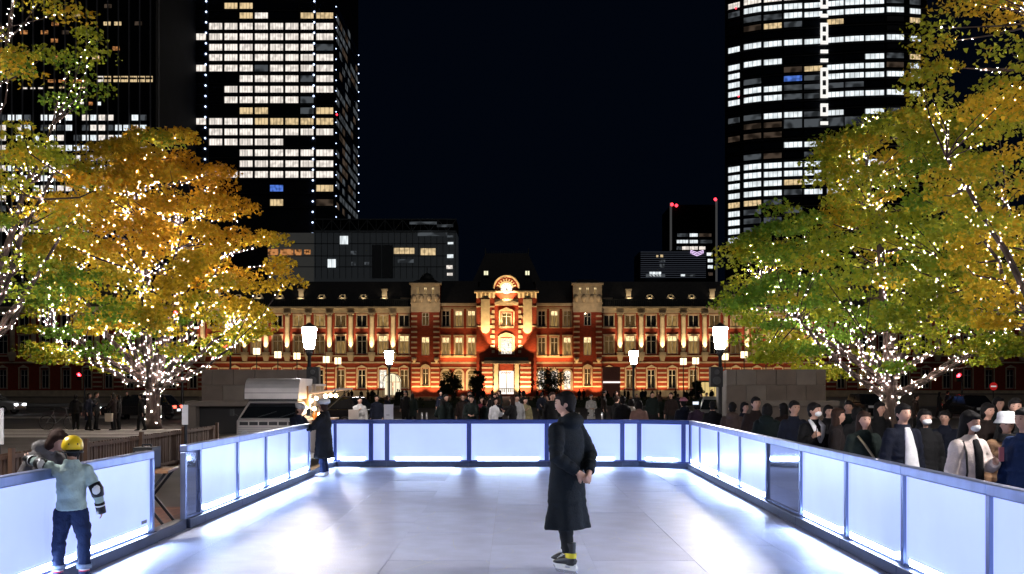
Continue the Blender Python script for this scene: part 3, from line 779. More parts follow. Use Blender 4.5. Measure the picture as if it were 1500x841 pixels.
for i in range(n):
    a, b = hx(460+208*i/n), hx(460+208*(i+1)/n); z0, z1 = hz(339), hz(322)
    tr.bar((a,0,z0),(b,0,z1),.25) if i % 2 else tr.bar((a,0,z1),(b,0,z0),.25)
    tr.bar((a,0,z0),(a,0,z1),.18)
tr.build('roof_truss', mat('truss_steel', (.16,.18,.19), .5, .3), hall)
gl = mat('hall_mullion', (.10,.115,.125), .5, .2)
for i in range(24):
    p = 462+8.9*i
    if p < 668: MB().box(hx(p)-.09, hx(p)+.09, -.14, -.002, hz(408), hz(341)).build('mullion', gl, hall)
for p in (357, 375, 391): MB().box(hx(395), hx(668), -.2, -.003, hz(p+.6), hz(p-.6)).build('storey_band', gl, hall)
for p0_, p1_ in ((545,559),(560,577-1)): MB().box(hx(p0_), hx(p1_), -.5, -.004, hz(408), hz(359)).build('pier', gl, hall)
for a, b, t_, bt, c in [(498,510,346,358,'c'),(480,492,380,392,'c'),(577,607,363.5,372,'w'),(616,638,364,374,'w'),(393,408,365,374,'o'),(411,430,365,374,'o'),(432,442,366,374,'o'),(446,455,366,373,'o'),(583,606,380,385,'d'),(514,522,368,373,'d'),(515,521,384,389,'d'),(534,541,384,388,'d'),(600,640,325,329,'d'),(640,664,329,333,'d'),(612,655,338.5,346,'d'),(655,664,373,378,'c'),(654,663,389,394,'1'),(655,663,400,404,'1'),(655,664,345,348,'d'),(656,664,355,358,'c')]:
    tower_window(hall, hx((a+b)/2), hz((t_+bt)/2), (b-a)/sH, (bt-t_)/sH, c, y=-.35)

# far right pair
YF = 420.0; sF = F/YF
xl, xr = PX(983,YF), PX(1049,YF); o0 = (xl+xr)/2
tw3 = thing('slim_tower', 'slim dark tower with red lamps on its top corners', 'tower', (o0, YF, GZ))
MB().box(xl-o0, xr-o0, 0, 25, 0, PZ(300,YF)-GZ).build('body', curt2, tw3)
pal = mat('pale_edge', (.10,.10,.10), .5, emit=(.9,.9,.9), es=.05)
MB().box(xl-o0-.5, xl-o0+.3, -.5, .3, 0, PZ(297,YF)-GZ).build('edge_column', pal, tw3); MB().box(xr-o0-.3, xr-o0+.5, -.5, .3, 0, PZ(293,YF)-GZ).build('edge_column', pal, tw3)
ram = MB().ball((0,0,0), .7, 8, 6).mesh('aviation_lamp', red_l2)
for px, py in ((984,300),(990.5,301.5),(1047.5,292.5)): ob('aviation_lamp', ram, tw3, (PX(px,YF)-o0, -.6, PZ(py,YF)-GZ))
for py, l in ((344.5,[(992,1008,'d'),(1010,1022,'c'),(1024,1042,'e')]),(354,[(991,1008,'c'),(1010,1022,'c'),(1025,1043,'d')]),(363.5,[(991,998,'d'),(999,1009,'1'),(1010,1022,'1'),(1024,1033,'1')]),(372.5,[(1035,1043.5,'c')]),(381.8,[(1036.5,1044,'c')]),(391,[(1036.5,1044,'c')]),(401.5,[(1037.5,1044,'e')])):
    for a, b, c in l: tower_window(tw3, PX((a+b)/2,YF)-o0, PZ(py,YF)-GZ, (b-a)/sF, 4.6/sF, c)
YG = 390.0; sG = F/YG
xl, xr = PX(938,YG), PX(1034,YG); o0 = (xl+xr)/2
tw4 = thing('neon_building', 'low dark building with fine bright lines and a neon chevron on top', 'building', (o0, YG, GZ))
MB().box(PX(983,YG)-o0, xr-o0, 0, 20, 0, PZ(366.5,YG)-GZ).build('body', curt, tw4); MB().prism([(xl-o0,4),(PX(982.8,YG)-o0,0),(PX(982.8,YG)-o0,20),(xl-o0,20)], 0, PZ(367.5,YG)-GZ, 'z').build('body', curt, tw4)
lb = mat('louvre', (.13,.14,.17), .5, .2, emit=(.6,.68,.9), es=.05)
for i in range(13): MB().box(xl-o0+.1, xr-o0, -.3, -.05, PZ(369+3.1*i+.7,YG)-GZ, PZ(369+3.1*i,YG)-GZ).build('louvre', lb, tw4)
neon = emat('neon_violet', (.85,.62,1), 1.5, False)
nb = lambda px, py: (PX(px,YG)-o0, -.6, PZ(py,YG)-GZ)
for k in range(3):
    dy = k*2.3; w_ = 9-k*.6
    for q in (-1, 1): MB().bar(nb(1020.6+q*w_, 367.2+dy), nb(1020.6, 370.4+dy), .22, .22, (0,1,0)).build('neon_tube', neon, tw4)
for q in (-1, 1): MB().bar(nb(1020.6+q*9, 367.2), nb(1020.6+q*9, 371.5), .22, .22, (0,1,0)).build('neon_tube', neon, tw4)
for a, b, t_, bt, c in [(951,968,398.5,405,'c'),(946,974,402,406,'d'),(997,1003,402,405,'c'),(1004,1018,402.5,405,'d'),(965,974,381,384,'d'),(966,973,387,392,'d'),(961,964,374,377,'w'),(967,971,373.5,377,'w')]:
    tower_window(tw4, PX((a+b)/2,YG)-o0, PZ((t_+bt)/2,YG)-GZ, (b-a)/sG, (bt-t_)/sG, c, y=-.5)

# right tower, gently bowed front
zc_ = 4.206
rc = [((108,185),353,'n'),((205,315),348.9,''),((330,440),346.8,''),((455,565),345.2,''),((580,690),344.3,''),((720,820),342.7,''),((830,945),341.5,''),((955,1070),340.8,''),((1085,1195),340,''),((1225,1300),341.5,'n')]
pts = []
for (a, b), Y_, n_ in rc:
    px = 1040+(a+b)/2/zc_; pts.append((PX(px,Y_), Y_))
o0, oy = pts[4][0], 340.0
tw5 = thing('bowed_tower', 'tall dark office tower with gently bowed front and white lit floors, right of the sky', 'tower', (o0, oy, GZ))
outl = [(PX(1062,356), 356)] + pts + [(PX(1358,343.5), 343.5)]
poly = [(x-o0, y-oy) for x, y in outl]
poly2 = poly + [(poly[-1][0]+10, 60), (poly[0][0]+14, 62)]
MB().prism(poly2, 0, 172, 'z').build('body', curt2, tw5)
def rowz(py): return PZ(py, 348.9)-GZ
rws = [(15.45+13.08*k) for k in range(-1, 14)] + [200,216,230.5,244.7,257.5,270.4,284.6,298,311,324,337,350]
rp = ["1111111111","dcccccccdd","0ddccccccc","0ewd0w000w","0000000000","cccccccccc","0000000000","ccc0000cdw","c00ewccceс".replace('с','c'),"cd0bdccccc","cccdddd000","cccddccccc","0000000000","ddccdc0cd0","0eedddd000","eee0000000","000cc0dd00","0de0dd0000","cccccccc00","cccccccd00","cccwccc000","cccdcc0000","wwd0000000","cd0d000000","cdd0000000","cdd0000000","cd00000000"]
for py, p in zip(rws, rp):
    for i, c in enumerate(p):
        (a, b), Y_, n_ = rc[i]
        x, y = pts[i]
        j0, j1 = max(i-1,0), min(i+1,len(pts)-1)
        ang = math.atan2(pts[j1][1]-pts[j0][1], pts[j1][0]-pts[j0][0])
        wpx = (b-a)/zc_; tall = (py < 3+15) or abs(py-(15.45+13.08*13)) < 1
        w, h = wpx/F*Y_*.97, 7.6/F*Y_
        if abs(py-(15.45+13.08*13)) < 1 and c == 'd': h *= 1.7
        o = tower_window(tw5, x-o0, rowz(py), round(w,1), round(h,1), c, y-oy-.25, ang)
for py in rws:
    mb = MB(); z = rowz(py+6.6)
    for i in range(len(poly)-1):
        a, b = poly[i], poly[i+1]; mb.bar((a[0],a[1]-.1,z),(b[0],b[1]-.1,z),.4,.35)
    mb.build('storey_band', mull, tw5)
lad = emat('ladder_light', (1,.97,.93), 1.0, False); Yl = 343.5
lx = lambda p: PX(p,Yl)-o0
for k in range(-1, 14):
    py = 15.45+13.08*k-4
    f_ = MB()
    z0, z1 = PZ(py+2.6,Yl)-GZ, PZ(py-2.2,Yl)-GZ
    f_.box(lx(1200.5),lx(1211.5),Yl-oy-1.3,Yl-oy-.9,z0,z0+.35).box(lx(1200.5),lx(1211.5),Yl-oy-1.3,Yl-oy-.9,z1-.35,z1).box(lx(1200.5),lx(1211.5),Yl-oy-1.15,Yl-oy-.9,z0+.35,z1-.35)
    if k in (0,3,4,8,9,10,12): f_.box(lx(1200.5),lx(1203.3),Yl-oy-1.3,Yl-oy-.9,z1,z1+2.0).box(lx(1208.8),lx(1211.5),Yl-oy-1.3,Yl-oy-.9,z1,z1+2.0)
    f_.build('ladder_light', lad, tw5)
ob('aviation_lamp', ram, tw5, (PX(1078,350)-o0, 10, PZ(12,350)-GZ), scale=(.5,)*3)
ob('aviation_lamp', ram, tw5, (PX(1080.5,350)-o0, 8.5, PZ(143,350)-GZ), scale=(.4,)*3)
# ---------------------------------------------------------------- ginkgo trees wrapped in fairy lights
bark = mat('ginkgo_bark', (.05,.034,.03), .9, var=.35, scale=3, bump=.8, bscale=12, stretch=(1,1,.35))
def leaf_material(name):
    m = bpy.data.materials.new(name); m.use_nodes = True; nt = m.node_tree
    b = nt.nodes['Principled BSDF']; b.inputs['Roughness'].default_value = .55; b.inputs['Specular IOR Level'].default_value = .25
    at = nt.nodes.new('ShaderNodeAttribute'); at.attribute_name = 'leafcol'
    nt.links.new(at.outputs['Color'], b.inputs['Base Color'])
    t = nt.nodes.new('ShaderNodeBsdfTranslucent'); nt.links.new(at.outputs['Color'], t.inputs[0])
    ms = nt.nodes.new('ShaderNodeMixShader'); ms.inputs[0].default_value = .45
    nt.links.new(b.outputs[0], ms.inputs[1]); nt.links.new(t.outputs[0], ms.inputs[2]); nt.links.new(ms.outputs[0], nt.nodes['Material Output'].inputs[0])
    return m
leaf_m = leaf_material('ginkgo_leaf')
bulb_m = emat('fairy_bulb', (1,.80,.69), 430)
cord_m = mat('light_cord', (.02,.025,.02), .6)
def leaf_cloud(name, centers, per, spread, size, palette, seed, parent, flat=.5, m=None):
    """palette: function(pos array, rng)-> colours; centers: (n,3); returns one crown mesh of leaf faces"""
    g = np.random.default_rng(seed); centers = np.asarray(centers); n = len(centers)
    cnt = g.poisson(per, n); idx = np.repeat(np.arange(n), cnt); N = len(idx)
    sp = g.uniform(.65, 1.25, n)[idx][:,None]*spread
    d = g.normal(size=(N,3)); d /= np.linalg.norm(d, axis=1)[:,None]
    rad = g.uniform(0,1,(N,1))**.45
    off = d*rad*sp*np.array([1.15,1.15,flat]); off[:,2] -= .12*(off[:,0]**2+off[:,1]**2)/spread
    p = centers[idx] + off
    nrm = g.normal(size=(N,3)); nrm[:,2] += .7; nrm /= np.linalg.norm(nrm,axis=1)[:,None]
    a = np.cross(nrm, g.normal(size=(N,3))); a /= np.linalg.norm(a,axis=1)[:,None]; b = np.cross(nrm, a)
    s = (size*g.uniform(.65,1.35,N))[:,None]
    v = np.empty((N,4,3)); v[:,0] = p-a*s*.55; v[:,1] = p+b*s*.62-a*s*-.25+nrm*s*.12; v[:,2] = p+a*s*.5-nrm*s*.06; v[:,3] = p-b*s*.62+a*s*.25+nrm*s*.12
    me = bpy.data.meshes.new(name); me.vertices.add(N*4); me.vertices.foreach_set('co', v.reshape(-1))
    me.loops.add(N*4); me.loops.foreach_set('vertex_index', np.arange(N*4, dtype=np.int32))
    me.polygons.add(N); me.polygons.foreach_set('loop_start', np.arange(0,N*4,4,dtype=np.int32)); me.polygons.foreach_set('loop_total', np.full(N,4,dtype=np.int32))
    me.update(calc_edges=True)
    c = palette(p, centers[idx], g); ca = me.color_attributes.new('leafcol','FLOAT_COLOR','POINT')
    c4 = np.ones((N,4,4)); c4[:,:,:3] = c[:,None,:]; ca.data.foreach_set('color', c4.reshape(-1))
    me.materials.append(m or leaf_m)
    return ob(name, me, parent)
def smooth_noise(c, freq, seed):
    o = Vector((seed*13.1, seed*7.7, seed*3.3))
    return np.array([mnoise.noise(Vector(q)*freq+o) for q in c])
def pal_mix(stops, freq, seed, bias=lambda c: 0):
    st_ = np.array(stops)
    def f(p, c, g):
        uc, inv = np.unique(np.round(c,2), axis=0, return_inverse=True)
        k = smooth_noise(uc, freq, seed)[inv.reshape(-1)]
        t = np.clip(.5 + .75*k + bias(p) + g.normal(0,.10,len(p)), 0, .999)*(len(st_)-1)
        i = t.astype(int); fr = (t-i)[:,None]
        return (st_[i]*(1-fr)+st_[i+1]*fr)*g.uniform(.75,1.25,(len(p),1))
    return f
PHU = [(0,.50),(.10,.72),(.30,.95),(.55,1.0),(.75,.92),(.9,.7),(1,.4)]
def tree(label, X, Y, H, Rr, z0, seed, palette, ncl=300, per=150, leaf=.17, nl=13, tr=.34, bulbs=True, cat='tree', fork=1.9, shape=None, spread=.95, upright=False, lfree=4.3, gap=-.04, lights_label=None, squash=1.0, tdrop=.25):
    g = random.Random(seed)
    t = thing('ginkgo_tree', label, cat, (X,Y,GZ), group='ginkgo trees strung with fairy lights')
    PH = PHU if upright else [(0,.70),(.08,.88),(.22,1.0),(.45,.97),(.65,.80),(.82,.56),(.94,.30),(1,.12)]
    def prof(h):
        for (a, ra), (b, rb) in zip(PH, PH[1:]):
            if h <= b: return ra+(rb-ra)*(h-a)/(b-a)
        return .1
    def env(h, az):    # a point of the crown's outline at a height share and bearing
        d = Vector((math.cos(az), math.sin(az), h*2-1))
        k = 1 + mnoise.noise(d*1.5+Vector((seed,0,0)))*.30 + mnoise.noise(d*4+Vector((0,seed,0)))*.16
        r = Rr*prof(max(0,min(1,h)))*k
        return Vector((r*math.cos(az), r*math.sin(az), z0+h*(H-z0)))
    lines = []; mb = MB()
    mb.loft([(0,0,-.05),(.02,0,.25),(0,.02,fork*.6),(.02,0,fork),(0,0,fork+1.4)], [tr*1.35,tr*1.05,tr*.92,tr*.98,tr*.6], 12)
    lines.append(([Vector((0,0,.25)),Vector((0,0,fork)),Vector((0,0,fork+1.3))],[tr*1.03,tr*.97,tr*.6],0))
    limbs = []; limbmb = MB()
    for i in range(nl):
        az = i*2.399963+g.uniform(-.3,.3); hh = [.10,.20,.34,.52,.74,.16,.28][i % 7] + g.uniform(-.04,.04)
        if i == 4: hh = .96
        el = hh*1.6
        zs = fork + g.uniform(-.5,.5) + (1.0 if hh > .5 else 0)
        e = env(hh, az); kf = g.uniform(.72,.9)
        a = Vector((math.cos(az)*tr*.4, math.sin(az)*tr*.4, zs)); b = Vector((e.x*kf, e.y*kf, e.z))
        if b.z < a.z+.9: b.z = a.z+.9
        L = (b-a).length; mid = (a+b)/2 + Vector((g.uniform(-.3,.3), g.uniform(-.3,.3), -.06*L)) if el < 1 else (a+b)/2+Vector((g.uniform(-.4,.4),g.uniform(-.4,.4),0))
        pts = []; n = 9
        for k in range(n):
            u = k/(n-1); q = a*(1-u)**2+mid*2*u*(1-u)+b*u*u
            pts.append(q+Vector((g.gauss(0,.06),g.gauss(0,.06),g.gauss(0,.05)))*(1 if 0 < k else 0))
        r0 = tr*g.uniform(.36,.5); rad = [r0*(1-.8*k/(n-1))+.012 for k in range(n)]
        mb.loft(pts, rad, 8); limbs.append((pts, rad)); lines.append((pts, rad, 1))
    # leaf clusters in the envelope, each carried by a twig from the nearest limb
    allp = [(p, r_) for pts, rad in limbs for p, r_ in list(zip(pts, rad))[2:]]
    arr = np.array([tuple(p) for p, r_ in allp]); centers = []
    tw = MB(); tries = 0
    while len(centers) < ncl and tries < ncl*12:
        tries += 1
        h = g.random()**1.1*.98; az = g.uniform(0, 2*math.pi)
        if g.random() > prof(h)**1.3+.05: continue
        u = .28+.70*g.random()**.5
        e = env(h, az); c = Vector((e.x*u, e.y*u, e.z + .5*(1-u)))
        if shape and not shape(c): continue
        rr_ = math.hypot(c.x, c.y)
        if rr_ < Rr*.62 and c.z < lfree + .75*max(0, Rr*.5-rr_): continue
        if mnoise.noise(c*.6+Vector((seed*5,1,2))) < gap: continue
        centers.append(c)
        q = arr - np.array(tuple(c)); dist = (q**2).sum(1) + np.where(q[:,2] > 0, 4, 0); j = int(dist.argmin()); p, r_ = allp[j]
        md = (p+c)/2 + Vector((g.uniform(-.2,.2),g.uniform(-.2,.2),-.1))
        r1 = min(r_*.7, .04); tw.loft([p, md, c], [r1, r1*.7, .008], 5, cap=False); lines.append(([p,md,c],[r1,r1*.7,.008],2))
    mb.build('trunk', bark, t, True); tw.build('twigs', bark, t, True, kind='stuff')
    leaf_cloud('crown', [tuple(c) for c in centers], per, spread, leaf, palette, seed, t, .38)
    if bulbs:
        ls = thing('light_string', lights_label, 'fairy lights', (X,Y,GZ), group='fairy light strings wound round the ginkgo trees')
        bp = []; cord = MB()
        for pts, rad, lv in lines:
            L = sum((pts[k+1]-pts[k]).length for k in range(len(pts)-1)); step = (.10,.11,.26)[lv]
            n = int(L/step); ph = g.random()*6
            off = 0
            for k in range(n):
                if lv == 2 and (g.random() < tdrop): continue
                u = k/max(n,1)*(len(pts)-1); i = min(int(u), len(pts)-2); f_ = u-i
                p = pts[i].lerp(pts[i+1], f_); r_ = rad[i]*(1-f_)+rad[i+1]*f_ + .03
                ax = (pts[i+1]-pts[i]).normalized(); s1 = ax.orthogonal().normalized(); s2 = ax.cross(s1)
                a_ = ph+k*2.399 if lv == 0 else ph+k*1.1
                bp.append(p + (s1*math.cos(a_)+s2*math.sin(a_))*r_ + Vector((g.gauss(0,.02),g.gauss(0,.02),g.gauss(0,.02))))
        bp = np.array([tuple(p) for p in bp]); N = len(bp)
        gg_ = np.random.default_rng(seed+5)
        s = gg_.choice([.009,.012,.016,.024], N, p=[.35,.35,.22,.08])[:,None,None]
        s = s*(Y/45)**.75
        octv = np.array([(1,0,0),(-1,0,0),(0,1,0),(0,-1,0),(0,0,1),(0,0,-1)], float)
        v = (bp[:,None,:] + octv[None]*s).reshape(-1,3)
        of = np.array([(0,2,4),(2,1,4),(1,3,4),(3,0,4),(2,0,5),(1,2,5),(3,1,5),(0,3,5)])
        f_ = (of[None]+np.arange(N)[:,None,None]*6).reshape(-1,3)
        me = bpy.data.meshes.new('bulbs'); me.vertices.add(len(v)); me.vertices.foreach_set('co', v.reshape(-1))
        me.loops.add(f_.size); me.loops.foreach_set('vertex_index', f_.reshape(-1).astype(np.int32))
        me.polygons.add(len(f_)); me.polygons.foreach_set('loop_start', np.arange(0,f_.size,3,dtype=np.int32)); me.polygons.foreach_set('loop_total', np.full(len(f_),3,dtype=np.int32))
        me.update(calc_edges=True); me.materials.append(bulb_m)
        ob('bulbs', me, ls, kind='stuff')
        for pts, rad, lv in lines:
            if lv < 2: cord.loft([p+Vector((0,-1,0))*(r_+.012) for p, r_ in zip(pts, rad)], [.007]*len(pts), 4)
        cord.build('cord', cord_m, ls)
    return t
ORANGE, AMBER, YEL, LIME, GREEN, DGREEN = (.62,.29,.015), (.68,.36,.018), (.64,.46,.03), (.36,.41,.03), (.15,.29,.03), (.07,.17,.02)
tree('large golden ginkgo with green edges beside the food van', -16.7, 45, 14.0, 5.7, 2.9, 4,
     pal_mix([GREEN,LIME,YEL,YEL,AMBER,AMBER], .24, 2, lambda p: .05*(p[:,0]*.55+(p[:,2]-7.5)*.75)+.02), ncl=270, per=165, spread=.9, leaf=.15, lfree=4.6, lights_label='fairy lights wound round the golden ginkgo beside the food van')
tree('broad yellow green ginkgo behind the crowd on the right', 16.4, 42, 14.2, 6.1, 2.5, 8,
     pal_mix([GREEN,GREEN,LIME,LIME,YEL,YEL], .26, 5, lambda p: -.03+.02*(p[:,0])), ncl=310, per=165, spread=.95, leaf=.15, lfree=4.2, tdrop=.5, lights_label='fairy lights wound round the broad green ginkgo on the right')
tree('near ginkgo at the left picture edge with mostly bare lit limbs', -16.6, 28.5, 18.0, 4.6, 3.6, 15,
     pal_mix([GREEN,GREEN,LIME,LIME,YEL,AMBER], .3, 7), ncl=130, per=120, leaf=.115, spread=.75, nl=16, tdrop=.1, upright=True, gap=.05, lights_label='fairy lights wound round the ginkgo at the left picture edge')
tree('near yellowing ginkgo at the right picture edge', 16.6, 27.5, 18.5, 4.7, 3.2, 23,
     pal_mix([GREEN,LIME,LIME,YEL,YEL,AMBER], .3, 9), ncl=250, per=150, leaf=.115, spread=.85, nl=16, gap=-.03, upright=True, lights_label='fairy lights wound round the ginkgo at the right picture edge')

# dark clipped trees and hedges before the station
def pal_dark(p, c, g): return np.array([.035,.05,.02])*g.uniform(.6,1.4,(len(p),1))
for i, (px, w, top) in enumerate(((662,16,544),(698,13,541),(808,24,540),(650,8,556),(1020,10,556))):
    Yb = 120
    x, h = PX(px,Yb), PZ(top,Yb)-GZ; r = w/F*Yb
    t = thing('clipped_tree', ['round dark tree before the arched windows left of the station entrance','dark bushy tree just left of the station entrance','wide dark tree behind the skater before the station','low dark bush left of the round station tree','small dark tree before the right station wing'][i], 'tree', (x,Yb,GZ), group='dark trees in the station forecourt')
    MB().loft([(0,0,0),(.05,0,h*.3),(0,0,h*.7)], [.14,.11,.05], 8).build('trunk', bark, t)
    g = random.Random(i); cs = []
    for q in range(26):
        d = Vector((g.gauss(0,1),g.gauss(0,1),g.gauss(0,1))).normalized()*g.random()**.4; cs.append((d.x*r*.85, d.y*r*.85, h*.62+d.z*h*.34))
    leaf_cloud('crown', cs, 110, r*.42, .16, pal_dark, i, t, .8)
for i, (a, b, Yb) in enumerate(((470,600,96),(600,720,90),(760,880,92),(880,1030,96))):
    x0, x1 = PX(a,Yb), PX(b,Yb)
    t = thing('hedge', ['low hedge before the left station wing','low hedge left of the station entrance','low hedge right of the station entrance','low hedge before the right station wing'][i], 'hedge', ((x0+x1)/2,Yb,GZ), group='low hedges edging the station forecourt')
    L = x1-x0; MB().box(-L/2+.2,L/2-.2,-.35,.35,0,.7).build('stems', mat('hedge_core', (.02,.025,.012), .9), t)
    g = random.Random(i+40); cs = [(g.uniform(-L/2,L/2), g.uniform(-.5,.5), g.uniform(.2,.95)) for q in range(int(L*5))]
    leaf_cloud('crown', cs, 40, .35, .14, pal_dark, i+60, t, .8)
# ---------------------------------------------------------------- street lamps
lampglass = emat('lamp_bowl_glow', (1,.94,.92), 355)
iron = mat('black_iron', (.03,.03,.032), .45, .6, var=.2)
def lamp(X, Y, label, speaker=0):
    t = thing('street_lamp', label, 'street lamp', (X,Y,GZ), group='bowl-topped street lamps along the avenue')
    MB().lathe((0,0,0), [(.16,0),(.16,.35),(.09,.45),(.065,.9),(.055,2.9),(.09,2.95),(.14,3.12)], 14).build('pole', iron, t, True)
    MB().lathe((0,0,0), [(.14,3.14),(.17,3.28),(.205,3.55),(.228,3.78),(.21,3.80)], 18).build('bowl', lampglass, t, True)
    MB().lathe((0,0,0), [(.23,3.80),(.23,3.83),(.10,3.89),(.03,3.95)], 18).build('cap', iron, t, True)
    if speaker:
        d = thing('loudspeaker', 'black loudspeaker box strapped to the %s street lamp pole' % ('left' if X < 0 else 'right'), 'loudspeaker', (X+speaker*.16, Y-.1, GZ+1.95), group='loudspeakers on the lamp poles')
        MB().box(-.19,.19,-.17,.1,0,.62).build('cabinet', iron, d); 
        for z, r_ in ((.2,.13),(.46,.08)): MB().loft([(0,-.172,z),(0,-.185,z)], [r_,r_*.8], 14).build('cone', mat('speaker_cone', (.05,.05,.055), .5), d)
        MB().bar((-.12*speaker,.08,.2),(-.2*speaker,.1,.2),.05).build('bracket', iron, d)
lab = {30:{-1:'bright bowl street lamp beside the food van',1:'bright bowl street lamp by the right stone wall'}, 50:{-1:'farther bowl street lamp before the glass canopy',1:'farther bowl street lamp right of the skater'},
       10:{-1:'bowl street lamp left of the rink near the child',1:'bowl street lamp right of the rink among the crowd'}, -10:{-1:'bowl street lamp behind the rink on the left',1:'bowl street lamp behind the rink on the right'}}
for Y in (-10,10,30,50):
    for s in (-1,1):
        X = PX(453,30)*(1 if s < 0 else 0)+PX(1055,30)*(1 if s > 0 else 0)
        if Y == 50: X = PX(570,50) if s < 0 else PX(928,50)
        if Y in (10,-10): X = s*6.6
        lamp(X, Y, lab[Y][s], speaker=(1 if s < 0 else -1) if Y == 30 else 0)
# small square lanterns round the forecourt
lant_m = emat('lantern_glow', (1,.76,.44), 2.6)
for i, (px, py) in enumerate(((376,514),(407,519),(435,521),(478,526),(495,528),(1001,529),(1019,528),(1062,522),(1090,519),(1122,518))):
    Y = 105; z = PZ(py,Y)-GZ
    t = thing('square_lantern', '%s of the five glowing square lanterns before the %s station wing' % (['leftmost','second from left','middle','second from right','rightmost'][i % 5], 'left' if px < 700 else 'right'), 'lantern', (PX(px,Y),Y,GZ), group='square lanterns before the %s wing' % ('left' if px < 700 else 'right'))
    MB().loft([(0,0,0),(0,0,z-.4)], [.07,.05], 8).build('pole', iron, t)
    MB().box(-.3,.3,-.3,.3,z-.4,z+.3).build('lantern_glass', lant_m, t)
    MB().box(-.36,.36,-.36,.36,z+.3,z+.38).build('cap', iron, t)
    MB().box(-.03,.03,-.32,-.302,z-.4,z+.3).build('glazing_bar', iron, t)
# ---------------------------------------------------------------- stone gate piers
gran = mat('gate_granite', (.10,.08,.068), .8, var=.25, scale=.9, bump=.4, bscale=8)
gran2 = mat('gate_granite_light', (.12,.102,.09), .8, var=.2, scale=1.2, bump=.4, bscale=8)
voidm = mat('dark_recess', (.012,.012,.014), .8)
def gate(s):
    Y = 41.0
    if s < 0: x0, x1, xl0, xl1 = PX(295,Y), PX(452,Y), PX(283,Y), PX(400,Y)
    else: x0, x1, xl0, xl1 = PX(1064,Y), PX(1210,Y), PX(1100,Y), PX(1217,Y)
    o = (x0+x1)/2
    t = thing('stone_gate_pier', 'long stepped granite gate pier %s' % ('behind the food van' if s < 0 else 'behind the right-hand crowd'), 'stone wall', (o,Y,GZ), group='granite gate piers')
    ztop = PZ(541,Y)-GZ; zl = PZ(587,Y)-GZ
    MB().box(x0-o+.05,x1-o-.05,.05,2.3,0,ztop-.05).build('core', gran2, t)
    # coursed blocks
    n = max(4, round((x1-x0)/.85)); hs_ = 3; g = random.Random(7+s)
    for r in range(4):
        for k in range(n+1):
            a = x0-o + (x1-x0)*(k-(.5 if r % 2 else 0))/n; b = a+(x1-x0)/n
            a, b = max(a, x0-o), min(b, x1-o)
            if b-a < .05: continue
            d = g.uniform(0,.012)
            bo = MB().box(a+.008,b-.008,-d,.3,ztop/4*r+.008,ztop/4*(r+1)-.008).build('stone_block', g.choice([gran,gran,gran2]), t); bevel(bo,.012)
    c = MB().box(xl0-o,xl1-o,-1.1,-.03,zl-.22,zl).build('ledge', gran2, t); bevel(c,.02)
    if s < 0:
        MB().box(xl0-o+.05,xl0-o+.45,-1.05,-.03,0,zl-.225).build('pier', gran2, t); MB().box(xl0-o+.46,xl1-o-.1,-.6,-.03,0,zl-.225).build('recess', voidm, t)
    else:
        MB().box(xl0-o+.05,xl1-o-.05,-1.0,-.03,0,zl-.225).build('pier', gran, t)
gate(-1); gate(1)
# long low boundary walls beside the road
wl = mat('low_wall_stone', (.22,.19,.155), .85, var=.2, scale=.6)
for x0, x1, Y, z, lb_ in ((PX(-60,110),PX(290,110),110,.75,'long low boundary wall beyond the left road'),(PX(1320,95),PX(1700,95),95,1.2,'long low pale wall beyond the right road')):
    t = thing('boundary_wall', lb_, 'wall', ((x0+x1)/2,Y,GZ)); L = (x1-x0)/2
    MB().box(-L,L,0,.4,0,z).build('wall', wl, t); o = MB().box(-L,L,-.08,.48,z,z+.14).build('coping', gran2, t); bevel(o,.03)
# ---------------------------------------------------------------- brown picket fence left of the rink
fm_ = mat('brown_fence_wood', (.10,.05,.028), .7, var=.3, scale=4, stretch=(1,1,.2))
fe = thing('picket_fence', 'low brown picket fence between the rink and the left road', 'fence', (-8.0,12.6,GZ))
pk = MB().box(-.012,.012,-.045,.045,.06,.9).mesh('picket', fm_)
for i in range(104): ob('picket', pk, fe, (rng.uniform(-.004,.004)-.0015*i, i*.135, 0), (0,rng.uniform(-.008,.008),0))
for z in (.16,.84): MB().bar((.03,-.1,z),(-.13,14.1,z),.035,.06).build('rail', fm_, fe)
for k in range(6): MB().box(-.0-.03*k*.8+.05,.12-.03*k*.8,k*2.75-.05,k*2.75+.05,0,.98).build('post', fm_, fe)
# ---------------------------------------------------------------- wooden deck and folding table by the open gate
dk = ob('timber_deck', None, loc=(left_x(12.4)-.12, 10.6, GZ), kind='structure')
dm = [mat('deck_board_%s' % n, c, .55, var=.25, scale=3, stretch=(6,.6,1)) for n, c in (('a',(.20,.075,.04)),('b',(.24,.095,.05)),('c',(.17,.06,.035)))]
bd = MB().box(-2.6,0,0,.135,0,.05).mesh('deck_board', dm[0])
for i in range(34): ob('deck_board', bd, dk, (rng.uniform(-.02,.0), i*.14, 0), m=rng.choice(dm))
wood = mat('table_wood', (.30,.15,.07), .5, var=.2, scale=4, stretch=(1,5,1))
blk = mat('black_steel', (.015,.016,.018), .4, .5)
tb = thing('folding_table', 'small wooden folding table with black legs by the open rink gate', 'table', (left_x(12.8)-.62, 13.3, GZ+.05), R(10))
o = MB().box(-.33,.33,-.42,.42,.74,.775).build('table_top', wood, tb); bevel(o,.006)
for y in (-.34,.34):
    MB().bar((-.28,y,0),(.28,y,.74),.035).build('leg', blk, tb); MB().bar((.28,y+.03,0),(-.28,y+.03,.74),.035).build('leg', blk, tb)
MB().bar((-.1,-.34,.25),(-.1,.34,.25),.03).build('stretcher', blk, tb)
sp_ = thing('pa_case', 'dark equipment case standing on the folding table', 'case', (left_x(12.8)-.66, 13.35, GZ+.825))
